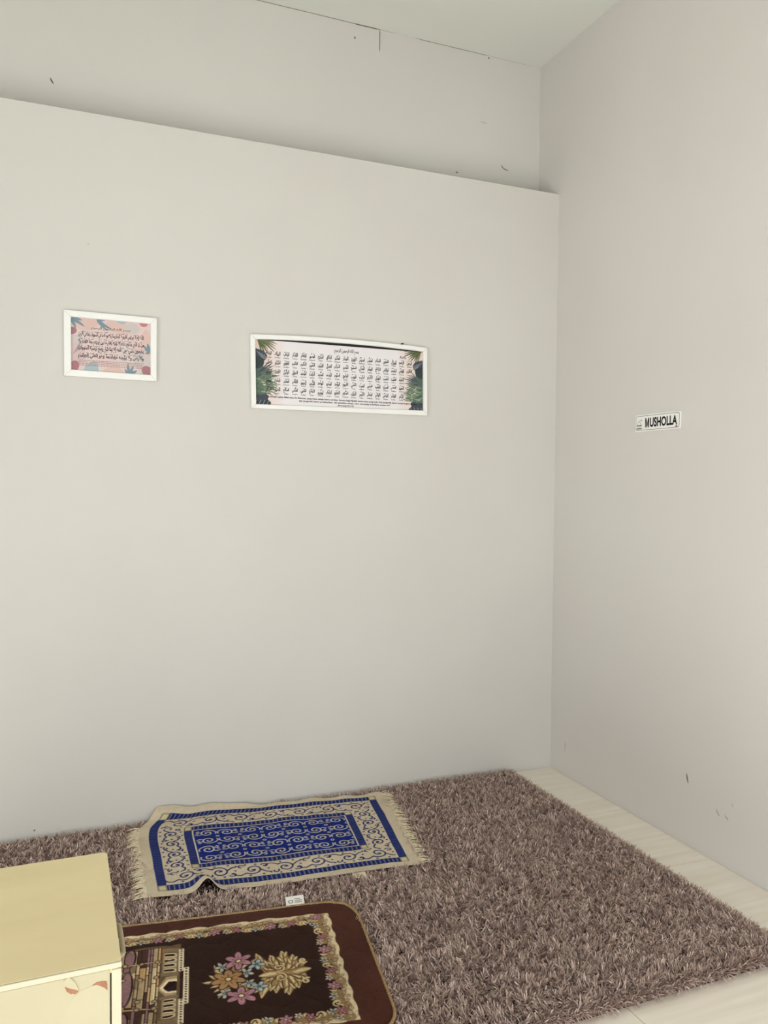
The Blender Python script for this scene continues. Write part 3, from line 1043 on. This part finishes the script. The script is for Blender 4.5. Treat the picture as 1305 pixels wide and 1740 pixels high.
def stripe_band(x0, x1, y0, y1, w, pitch, base=(28, 42, 106), gapc=DUST):
    """a ring of blue blocks between thin pale bars, beige squares in the corners"""
    cv.rect(x0, x1, y0, y0 + w, base); cv.rect(x0, x1, y1 - w, y1, base)
    cv.rect(x0, x0 + w * .85, y0, y1, base); cv.rect(x1 - w * .85, x1, y0, y1, base)
    q = x0 + w
    while q < x1 - w:
        cv.rect(q, q + .0042, y0 + .003, y0 + w - .003, gapc); cv.rect(q, q + .0042, y1 - w + .003, y1 - .003, gapc)
        q += pitch
    q = y0 + w
    while q < y1 - w:
        cv.rect(x0 + .003, x0 + w * .85 - .003, q, q + .0032, (86, 90, 116)); cv.rect(x1 - w * .85 + .003, x1 - .003, q, q + .0032, (86, 90, 116))
        q += pitch * .8
    for xx in (x0, x1 - w * .85):
        for yy in (y0, y1 - w):
            cv.rect(xx, xx + w * .85, yy, yy + w, (150, 138, 110)); cv.rect(xx + .005, xx + w * .85 - .005, yy + .005, yy + w - .005, (206, 192, 158))


stripe_band(b0x, M_L - b0x, b0y, M_W - b0y, bw, .0165)
sx0, sy0 = b0x + bw * .85, b0y + bw
band = .098
ix0, iy0 = sx0 + .094, sy0 + band
stripe_band(ix0, M_L - ix0, iy0, M_W - iy0, bw * .92, .0165)
fx0, fy0 = ix0 + bw * .80, iy0 + bw * .92
fx1, fy1 = M_L - fx0, M_W - fy0
cv.rect(fx0, fx1, fy0, fy1, BEIGE)
cv.rect(fx0 + .005, fx1 - .005, fy0 + .005, fy1 - .005, BLUE)


def scroll_band(a, b, flip, period):
    """running scrolls along the straight band from a to b (centre line)"""
    a, b = np.array(a, float), np.array(b, float)
    ln_ = np.linalg.norm(b - a); d = (b - a) / ln_; q = np.array([-d[1], d[0]]) * flip
    m_ = max(1, round(ln_ / period)); p = ln_ / m_
    def put(pts, wd, c=NAVY):
        pts = np.asarray(pts)
        cv.stroke(a + pts[:, :1] * d + pts[:, 1:] * q, wd, c)
    for k in range(m_):
        o = (k + .5) * p
        f = 1 if k % 2 == 0 else -1
        s = p / .105
        sp = volute(o, .002 * f, .030 * s, -2.4 * f, 1.35, f)
        put(sp, .0058)
        t0 = sp[0]
        put([t0, t0 + (-.018 * s, -.012 * f * s), t0 + (-.034 * s, -.010 * f * s), t0 + (-.042 * s, .004 * f)], .0056)
        put(volute(o + .040 * s, .022 * f, .013 * s, 2.6 * f, .9, -f, 18), .0054)
        put(volute(o - .036 * s, .024 * f, .013 * s, .5, .7, f, 16), .0054)
        put([(o + .026 * s, -.006 * f), (o + .040 * s, -.022 * f), (o + .052 * s, -.026 * f)], .0056)
        for ex_, ey_ in ((.012, .036), (-.012, -.038), (.05, -.002), (-.05, .03), (.03, -.038), (-.02, .04), (0, 0)):
            c_ = a + (o + ex_ * s) * d + ey_ * f * q
            cv.rect(c_[0] - .0038, c_[0] + .0038, c_[1] - .0036, c_[1] + .0036, NAVY)


cy_ = sy0 + band / 2
cx_ = sx0 + .047
scroll_band((sx0 + .01, cy_), (M_L - sx0 - .01, cy_), 1, .108)
scroll_band((sx0 + .01, M_W - cy_), (M_L - sx0 - .01, M_W - cy_), -1, .108)
scroll_band((cx_, sy0 + band), (cx_, M_W - sy0 - band), 1, .10)
scroll_band((M_L - cx_, sy0 + band), (M_L - cx_, M_W - sy0 - band), -1, .10)
# blue field: mirrored scrolls with rings between them
PALE = (198, 190, 170)
fw, fh = fx1 - fx0 - .014, fy1 - fy0 - .012
mrow, mcol = 4, 7
cw, ch = fw / mcol, fh / mrow
for b_ in range(mrow):
    fy_ = 1 if b_ % 2 == 0 else -1
    oy = fy0 + .006 + (b_ + .5) * ch
    for a in range(mcol):
        fx_ = 1 if (a + b_ // 2) % 2 == 0 else -1
        o = np.array([fx0 + .007 + (a + .5) * cw, oy])
        m2 = np.array([fx_, fy_])
        sp = volute(-.006, .002, .0255, -1.9, 1.35, 1, 30, .18)
        cv.stroke(o + sp * m2, .0056, PALE)
        cv.stroke(o + np.array([sp[0], (-.030, -.016), (-.038, -.004), (-.036, .010)]) * m2, .0052, PALE)
        cv.stroke(o + volute(.026, -.014, .0095, 2.6, .85, -1, 16) * m2, .0046, PALE)
        cv.stroke(o + np.array([(.016, .012), (.026, .016), (.036, .012)]) * m2, .0046, PALE)
        cv.disk(*(o + np.array([.031, .001]) * m2), .0050, PALE); cv.disk(*(o + np.array([.031, .001]) * m2), .0022, NAVY)
        if b_ < mrow - 1:
            cv.disk(o[0] + cw / 2, o[1] + ch / 2, .0070, PALE); cv.disk(o[0] + cw / 2, o[1] + ch / 2, .0032, NAVY)
cv.c *= (1 + .03 * vnoise(cv.X, cv.Y, .006, 41) + .03 * vnoise(cv.X, cv.Y, .1, 42))[..., None]
mat_t = empty('prayer_mat', (-1.5, -.38, 0.02))
tag(mat_t, 'blue and beige fringed prayer mat with scroll pattern, against the back wall', 'prayer mat')
Pm = blue_surface(cv.X / M_L, cv.Y / M_W)
cloth = grid_obj('cloth', Pm, cv.c, M_bluemat, mat_t)
so = cloth.modifiers.new('thickness', 'SOLIDIFY'); so.thickness = 0.0035; so.offset = -1


def fringe(side, vmax):
    V, F = [], []
    cnt = 120
    for q in range(cnt):
        v = (q + random.uniform(-.3, .3)) / cnt * vmax
        v = min(max(v, .004), vmax)
        p = blue_surface(np.array([0.0 if side < 0 else 1.0]), np.array([v]))[0]
        g = math.sin(q * .9) * .35 + math.sin(q * .37 + 1) * .3
        ln_ = random.uniform(.036, .052)
        dirx = side * 1.0; diry = g * .9 - .22
        sc = ln_ / math.hypot(dirx, diry)
        pts = [(p[0] - side * .003, p[1], p[2] - .001)]
        for f, dz in ((.35, .0015), (.7, -.001), (1.0, -.004)):
            pts.append((p[0] + dirx * sc * f, min(p[1] + diry * sc * f, -.008), p[2] + dz + .002 * math.sin(q * 1.7)))
        v_, f_ = tube(pts, [.0026, .0024, .002, .0009], 5)
        F += [tuple(i + len(V) for i in ff) for ff in f_]
        V += v_
    return tag(mesh_obj('fringe', V, F, M_fringe, mat_t, True), kind='stuff')


fringe(-1, .80)
fringe(1, 1.0)
# white care tag slipping out from under the front hem
v_ = [(-1.331, -.745, .031), (-1.284, -.750, .031), (-1.288, -.784, .028), (-1.330, -.780, .029)]
mesh_obj('care_tag', v_ + [(a, b, c + .0012) for a, b, c in v_], [(3, 2, 1, 0), (4, 5, 6, 7), (0, 1, 5, 4), (1, 2, 6, 5), (2, 3, 7, 6), (3, 0, 4, 7)], M_fringe, mat_t)

# ------------------------------------------------------------------ the brown padded mat
BR0, BR1 = (76, 44, 34), (49, 30, 23)
CREAM, TAN, DTAN, LTAN = (216, 198, 160), (150, 124, 82), (84, 58, 38), (208, 186, 140)
PINK, DPINK, MAUVE, WBLUE, ORNG = (178, 126, 136), (150, 84, 104), (130, 98, 100), (188, 186, 172), (172, 130, 88)
DK = (40, 24, 22)
cv = Canvas(B_L, B_W, 0.0021, BR0)
# coordinates: x = distance from the head end (right), y = distance from the back long edge
lx0, lx1, ly0, ly1 = .096, B_L - .096, .070, .594
cv.rect(lx0 + .02, lx1 - .02, ly0 + .02, ly1 - .02, BR1)


def flower(cx, cy, r, n_, c, core, rot=0.0, dark=DK):
    for k in range(n_):
        a = rot + 2 * math.pi * k / n_
        cv.ell(cx + .58 * r * math.cos(a), cy + .58 * r * math.sin(a), .50 * r, .30 * r, a, dark)
    for k in range(n_):
        a = rot + 2 * math.pi * k / n_
        cv.ell(cx + .58 * r * math.cos(a), cy + .58 * r * math.sin(a), .42 * r, .23 * r, a, c)
        cv.stroke([(cx + .15 * r * math.cos(a), cy + .15 * r * math.sin(a)), (cx + .5 * r * math.cos(a), cy + .5 * r * math.sin(a))], r * .09, [q * .72 for q in c])
    cv.disk(cx, cy, .22 * r, dark); cv.disk(cx, cy, .16 * r, core)


def acan(a, b, wd, bend):
    cv.leaf(a, b, wd * 1.25, DTAN, bend); cv.leaf(a, b, wd, TAN, bend)
    a2 = np.asarray(a) * .75 + np.asarray(b) * .25
    cv.leaf(a2, b, wd * .5, LTAN, bend * .8)


def side(a, b, inward):
    """one run of the lace border"""
    a, b, q = np.array(a, float), np.array(b, float), np.array(inward, float)
    ln_ = np.linalg.norm(b - a); d = (b - a) / ln_
    at = lambda s, o: a + s * d + o * q
    n_ = int(ln_ / .006)
    outer = [at(s, .003 * math.sin(s * 90)) for s in np.linspace(0, ln_, n_)]
    inner = [at(s, .034 + .007 * math.sin(s * 62) + .005 * math.sin(s * 141 + 1)) for s in np.linspace(0, ln_, n_)]
    cv.poly(outer + inner[::-1], (150, 124, 92))
    inner2 = [at(s, .015 + .006 * math.sin(s * 47 + .5) + .004 * math.sin(s * 120)) for s in np.linspace(0, ln_, n_)]
    cv.poly(outer + inner2[::-1], CREAM)
    for k in range(int(ln_ / .016)):                # lace rings
        p = at(.008 + k * .016, .019 + .005 * math.sin(k * 2.1))
        cv.disk(p[0], p[1], .0072, (120, 92, 70)); cv.disk(p[0], p[1], .0050, (206, 186, 150)); cv.disk(p[0], p[1], .0020, (120, 92, 70))
    per = .165
    m_ = max(1, round(ln_ / per)); per = ln_ / m_
    for k in range(m_):
        s0 = k * per
        for s, o, r_, w_ in ((.02, .034, .05, .013), (.06, .040, -.05, .013), (.105, .036, .06, .014), (.145, .040, -.05, .013)):
            p1, p2 = at(s0 + s * per / .165 - .014, o - .012), at(s0 + s * per / .165 + .014, o + .010)
            acan(p1, p2, w_, 4 * r_)
            p1, p2 = at(s0 + s * per / .165 + .014, o - .012), at(s0 + s * per / .165 - .010, o + .014)
            acan(p1, p2, w_ * .8, -4 * r_)
        f = per / .165
        for s, dr in ((.040, 1), (.085, -1), (.135, 1)):
            p0 = at(s0 + s * f, .030)
            for ds, do, w_ in ((.022 * dr, .020, .014), (.010 * dr, .030, .014), (-.006 * dr, .028, .012)):
                acan(p0, at(s0 + s * f + ds, .030 + do), w_, .25 * dr)
        flower(*at(s0 + .018 * f, .043), .019, 6, PINK, (230, 210, 190), .3)
        flower(*at(s0 + .062 * f, .050), .014, 5, WBLUE, (120, 130, 130), .1)
        cv.stroke(np.array([at(s0 + .09 * f + x_, .046 + y_) for x_, y_ in volute(0, 0, .014, 0, 1.1, 1, 18)]), .0042, LTAN)
        flower(*at(s0 + .120 * f, .040), .016, 6, (166, 110, 112), (220, 190, 160), .0)
        flower(*at(s0 + .150 * f, .050), .012, 5, (206, 200, 184), (120, 110, 100), .4)


side((lx0, ly0), (lx1, ly0), (0, 1))
side((lx0, ly1), (lx1, ly1), (0, -1))
side((lx0, ly0), (lx0, ly1), (1, 0))
side((lx1, ly0), (lx1, ly1), (-1, 0))
AX = .340
# acanthus spray
ROOT = (.258, AX + .007)
for tx, ty, wd, bd in ((.336, .104, .036, .16), (.296, .092, .030, .10), (.262, .104, .030, -.02), (.232, .078, .030, -.10), (.205, .050, .028, -.16), (.325, .040, .026, .22)):
    for mir in (-1, 1):
        tip = np.array([tx, ROOT[1] + mir * ty]); bb = -bd * mir
        acan(ROOT, tip, wd, bb)
        rt = np.array(ROOT); d_ = tip - rt; nq = np.array([-d_[1], d_[0]])
        for fr, sg in ((.62, .17), (.80, -.12)):              # frilled side lobes near the tip
            acan(rt + d_ * (fr - .2) + nq * bb * .8, rt + d_ * (fr + .12) + nq * (bb * .7 + sg), wd * .38, 0)
        cv.stroke([rt + d_ * t_ + nq * bb * math.sin(math.pi * t_) for t_ in np.linspace(.1, .9, 9)], .0022, DTAN)
acan(ROOT, (.188, ROOT[1]), .030, 0)
acan(ROOT, (.335, ROOT[1]), .026, 0)
for c_, a0, sg in (((.277, .322), 1.2, 1), ((.275, .366), -1.2, -1)):
    cv.stroke(volute(c_[0], c_[1], .019, a0, 1.3, sg, 26), .0075, DTAN)
    cv.stroke(volute(c_[0], c_[1], .019, a0, 1.3, sg, 26), .0048, LTAN)
for c_, a0, sg in (((.205, .300), 2.2, -1), ((.208, .398), -2.2, 1)):
    cv.stroke(volute(c_[0], c_[1], .013, a0, 1.0, sg, 20), .0065, LTAN)
# bouquet
for tip, wd in (((.489, .344), .016), ((.470, .319), .018), ((.467, .375), .018), ((.458, .398), .016), ((.447, .423), .016), ((.452, .300), .015), ((.455, .275), .014), ((.36, .445), .014), ((.36, .250), .014), ((.335, .270), .016), ((.335, .425), .016)):
    acan((.415, AX + .007), tip, wd, .1)
for c_ in ((.433, .285), (.429, .409), (.367, .325), (.364, .372)):
    flower(*c_, .021, 5, WBLUE, (110, 150, 160), .2)
for c_ in ((.338, .295), (.338, .398)):
    flower(*c_, .025, 5, (172, 188, 188), (90, 126, 132), .5)
flower(.387, .267, .040, 6, PINK, (236, 214, 160), .5)
flower(.387, .429, .042, 6, PINK, (236, 214, 160), .5)
flower(.418, .348, .047, 7, ORNG, (226, 200, 140), .2)
# the building with arches and balustrades (its top looks to the head end)
STONE, STONE2 = (168, 146, 112), (132, 110, 84)
top, bot = .132, .548
cv.rect(.548, .86, top + .02, bot - .02, (104, 82, 60))


def strip(x0, y0, y1):
    cv.rect(x0 - .0075, x0 + .0075, y0, y1, (224, 208, 176))
    q = y0 + .005
    while q < y1 - .003:
        cv.disk(x0, q, .0028, DK); q += .0105


def arches(x0, x1, y0, y1, m_):
    cv.rect(x0, x1, y0, y1, STONE2); cv.rect(x0 + .003, x1 - .003, y0 + .003, y1 - .003, STONE)
    p = (y1 - y0) / m_
    for k in range(m_):
        c_ = y0 + (k + .5) * p
        cv.ell(x0 + .014, c_, .010, p * .34, 0, (226, 208, 168)); cv.rect(x0 + .012, x1 - .006, c_ - p * .34, c_ + p * .34, (226, 208, 168))
        cv.ell(x0 + .016, c_, .008, p * .2, 0, DK); cv.rect(x0 + .015, x1 - .006, c_ - p * .2, c_ + p * .2, DK)


for y0, y1 in ((.170, .190), (.285, .300), (.388, .400), (.486, .512)):
    cv.rect(.552, .60, y0, y1, STONE2)
arches(.555, .598, .192, .286, 4)
arches(.553, .594, .400, .484, 4)
strip(.546, .175, .280)
strip(.5315, .268, .430)
strip(.543, .408, .512)
# onion arch between the two wings
cv.poly([(.556, .300), (.585, .304), (.606, .345), (.585, .386), (.556, .388)], STONE)
cv.poly([(.556, .312), (.582, .316), (.601, .345), (.582, .374), (.556, .376)], (230, 212, 172))
cv.poly([(.556, .322), (.578, .324), (.592, .345), (.578, .366), (.556, .368)], DK)
# courses of stone, columns and mauve drums further down
br = random.Random(19)
q = .604
while q < .86:
    w_ = br.choice((.007, .009, .012, .016))
    t_ = top + .030
    while t_ < bot - .030:
        l_ = min(br.uniform(.025, .10), bot - .030 - t_)
        c_ = br.choice((STONE, STONE, (196, 172, 130), (204, 184, 144), STONE2, (122, 98, 72), MAUVE, (70, 48, 40), (186, 150, 100)))
        cv.rect(q - .0008, q + w_ + .0008, t_ - .001, t_ + l_ + .001, DK)
        cv.rect(q + .0010, q + w_ - .0010, t_ + .001, t_ + l_ - .001, c_)
        cv.rect(q + .0010, q + .0032, t_ + .002, t_ + l_ - .002, [min(255, v_ * 1.18) for v_ in c_])
        t_ += l_
    q += w_ + .0012
for y0, y1 in ((.258, .418), (.44, .52), (.15, .24)):
    cv.ell(.688, (y0 + y1) / 2, .017, (y1 - y0) / 2, 0, DK); cv.ell(.689, (y0 + y1) / 2, .013, (y1 - y0) / 2 - .003, 0, (142, 108, 110))
for yy in (.228, .432):
    cv.rect(.602, .80, yy - .0036, yy + .0036, DK); cv.rect(.602, .80, yy - .0024, yy + .0024, (200, 164, 108))
for xx in (.612, .655, .70):
    for yy in (.228, .300, .400, .432):
        cv.disk(xx, yy, .008, DK); cv.disk(xx, yy, .006, STONE)
cv.c *= (1 + .06 * vnoise(cv.X, cv.Y, .005, 51) + .06 * vnoise(cv.X, cv.Y, .09, 52))[..., None]


def brown_z(s, tt):
    x = B_TR[0] - s * B_E1[0] - tt * B_E2[0]; y = B_TR[1] - s * B_E1[1] - tt * B_E2[1]
    e_ = np.minimum(np.minimum(s, B_L - s), np.minimum(tt, B_W - tt))
    rim = np.clip(e_ / .03, 0, 1)
    a, b = (s + .35 * tt) / .125 + .18 * np.sin(tt * 40), (tt - .35 * s) / .125 + .18 * np.sin(s * 40)
    quilt = (np.abs(np.sin(math.pi * a)) * np.abs(np.sin(math.pi * b))) ** .35
    z = 0.0365 + .006 * np.sqrt(np.clip(rim, 0, 1)) * 1.0 + .0055 * (quilt - .6) * rim + .004 * vnoise(x, y, .17, 61)
    return x, y, z


S_, T_ = cv.X, cv.Y
x, y, z = brown_z(S_, T_)
# cut the rounded corners
dx = np.maximum(np.maximum(B_R - S_, S_ - (B_L - B_R)), 0); dy = np.maximum(np.maximum(B_R - T_, T_ - (B_W - B_R)), 0)
inside = np.hypot(dx, dy) <= B_R + .001
keep = inside[:-1, :-1] & inside[1:, :-1] & inside[:-1, 1:] & inside[1:, 1:]
bm_t = empty('prayer_mat', (-1.97, -1.15, 0.02))
tag(bm_t, 'thick brown padded prayer mat with flowers and rounded corners, in front', 'prayer mat')
# grid runs against x, so flip rows to keep the face normals up
top_o = grid_obj('plush_top', np.stack([x, y, z], -1)[:, ::-1], cv.c[:, ::-1], M_brownmat, bm_t, keep[:, ::-1])
edge_st = np.array(rrect(B_L, B_W, B_R, 10))
dens = []
for p, q in zip(edge_st, np.roll(edge_st, -1, 0)):
    m_ = max(1, int(np.linalg.norm(q - p) / .012))
    dens += [p + (q - p) * k / m_ for k in range(m_)]
dens = np.array(dens)
ex_, ey_, ez_ = brown_z(dens[:, 0], dens[:, 1])
k = len(dens)
V = [(a, b, c - .0015) for a, b, c in zip(ex_, ey_, ez_)] + [(a, b, c - .018) for a, b, c in zip(ex_, ey_, ez_)]
mesh_obj('padding', V, [(i, (i + 1) % k, (i + 1) % k + k, i + k) for i in range(k)] + [tuple(range(k, 2 * k))], M_plush, bm_t)
v_, f_ = tube([(a, b, c + .0005) for a, b, c in zip(ex_, ey_, ez_)], .0048, 8, True)
mesh_obj('binding', v_, f_, M_bind, bm_t, True)
# white label sewn to the back edge
la, lb = np.array([-1.612, -.893]), np.array([-1.552, -.902])
lc, ld = np.array([-1.541, -.845]), np.array([-1.600, -.838])
lv = [(*la, .037), (*lb, .037), (*lc, .041), (*ld, .040)]
lab = mesh_obj('label', lv + [(a, b, c + .0012) for a, b, c in lv], [(3, 2, 1, 0), (4, 5, 6, 7), (0, 1, 5, 4), (1, 2, 6, 5), (2, 3, 7, 6), (3, 0, 4, 7)], M_white, bm_t)


def on_label(v):
    u_, w_ = v[:, :1], v[:, 1:]
    P_ = np.array(lv)
    return (1 - u_) * (1 - w_) * P_[0] + u_ * (1 - w_) * P_[1] + u_ * w_ * P_[2] + (1 - u_) * w_ * P_[3] + np.array([0, 0, .0016])


for r in range(3):
    ink.bar(.48, .35 + r * .17, .88 - .1 * (r == 2), .35 + r * .17, .06)
ring = [(.26 + .11 * math.cos(a), .45 + .16 * math.sin(a)) for a in np.linspace(0, 2 * math.pi, 13)]
for a, b in zip(ring[:-1], ring[1:]):
    ink.bar(*a, *b, .05)
ink.make('label_print', on_label, M_ink4, lab)

# ------------------------------------------------------------------ the cream cabinet
CX0, CX1, CY0, CY1, CZ = -2.72, -2.2045, -2.102, -1.707, 0.67
cb = empty('plastic_cabinet', ((CX0 + CX1) / 2, (CY0 + CY1) / 2, 0))
tag(cb, 'cream plastic drawer cabinet with yellowed top and peeling sticker', 'cabinet')
boxes('body', [((CX0 + .004, CY0 + .022, 0.03), (CX1 - .003, CY1 - .003, CZ - .016))], M_cab, cb, .004)
for fx in (CX0 + .03, CX1 - .07):
    for fy in (CY0 + .04, CY1 - .08):
        boxes('foot', [((fx, fy, 0.0), (fx + .04, fy + .04, .032))], M_cab, cb, .003)
# top: slab with rounded corners
pts = np.array(rrect(CX1 - CX0, CY1 - CY0 - .001, .010, 6)) + (CX0, CY0 + .001)
k = len(pts)
ins = np.array(rrect(CX1 - CX0 - .004, CY1 - CY0 - .004, .008, 6)) + (CX0 + .002, CY0 + .0015)
V = [(*p, CZ - .017) for p in pts] + [(*p, CZ - .002) for p in pts] + [(*p, CZ) for p in ins]
F = [tuple(range(k))[::-1], tuple(range(2 * k, 3 * k))]
for r in range(2):
    F += [(r * k + i, r * k + (i + 1) % k, (r + 1) * k + (i + 1) % k, (r + 1) * k + i) for i in range(k)]
mesh_obj('top_panel', V, F, M_cabtop, cb)
boxes('front_rim', [((CX0, CY0 - .003, CZ - .0088), (CX1, CY0 + .0015, CZ - .0004))], M_rim, cb, .0008)
boxes('stile', [((CX1 - .0145, CY0 - .001, .035), (CX1, CY0 + .03, CZ - .0115))], M_rim, cb, .0015)
boxes('stile', [((CX0, CY0 - .001, .035), (CX0 + .0145, CY0 + .03, CZ - .0115))], M_rim, cb, .0015)
dz = (CZ - .0095 - .04) / 4
fronts = []
for q in range(4):
    z1 = CZ - .0095 - q * dz
    fronts.append(boxes('drawer_front', [((CX0 + .0165, CY0 - .001, z1 - dz + .005), (CX1 - .0165, CY0 + .022, z1))], M_cab, cb, .002))


def flat_patch(name, pts, thick, mat, parent, y0):
    k = len(pts)
    V = [(p[0], y0 - thick, p[1]) for p in pts] + [(p[0], y0 + .0005, p[1]) for p in pts]
    return mesh_obj(name, V, [tuple(range(k))] + [(i, (i + 1) % k, (i + 1) % k + k, i + k) for i in range(k)], mat, parent)


yd = CY0 - .001
flat_patch('sticker', [(-2.2660, .6335), (-2.2642, .6363), (-2.2550, .6388), (-2.2458, .6403), (-2.2396, .6411), (-2.2345, .6385), (-2.2303, .6351), (-2.2265, .6300), (-2.2241, .6244), (-2.2225, .618), (-2.2222, .53),
                       (-2.290, .53), (-2.290, .60), (-2.280, .622), (-2.272, .630)], .0003, M_sticker, fronts[0], yd)
flat_patch('sticker', [(-2.2869, .6573), (-2.2840, .6602), (-2.2793, .6614), (-2.2745, .6565), (-2.2703, .6502), (-2.2670, .6420), (-2.2660, .6380), (-2.2735, .6420), (-2.2800, .6450), (-2.2860, .6490)], .0011, M_sticker, fronts[0], yd)
flat_patch('torn_sticker_base', [(-2.2860, .6492), (-2.2800, .6462), (-2.2735, .6430), (-2.2660, .6385), (-2.2668, .6356), (-2.2715, .6331), (-2.2750, .6352), (-2.2770, .6346), (-2.2800, .6376), (-2.2830, .6398)], .0006, M_torn, fronts[0], yd)
flat_patch('torn_sticker_base', [(-2.2470, .6412), (-2.2411, .6443), (-2.2330, .6446), (-2.2264, .6429), (-2.2252, .6380), (-2.2250, .6290), (-2.2300, .6340), (-2.2396, .6404)], .0006, M_torn, fronts[0], yd)
# carrying loop on the right side
HX = CX1 - .004
loop = [(HX, -1.862, .600), (HX + .012, -1.862, .600)]
loop += [(CX1 + .002 + .011 * math.sin(a), -1.873 + .011 * math.cos(a) - .0, .600) for a in np.linspace(0.2, math.pi / 2, 6)]
loop += [(CX1 + .013, -1.90, .602), (CX1 + .013, -1.945, .602)]
loop += [(CX1 + .002 + .011 * math.cos(a), -1.957 - .011 * math.sin(a), .600) for a in np.linspace(0.2, math.pi / 2, 6)]
loop += [(HX, -1.968, .600)]
v_, f_ = tube(loop, .0042, 8)
mesh_obj('side_handle', v_, f_, M_clip, cb, True)

bpy.data.objects.remove(ink.fo)
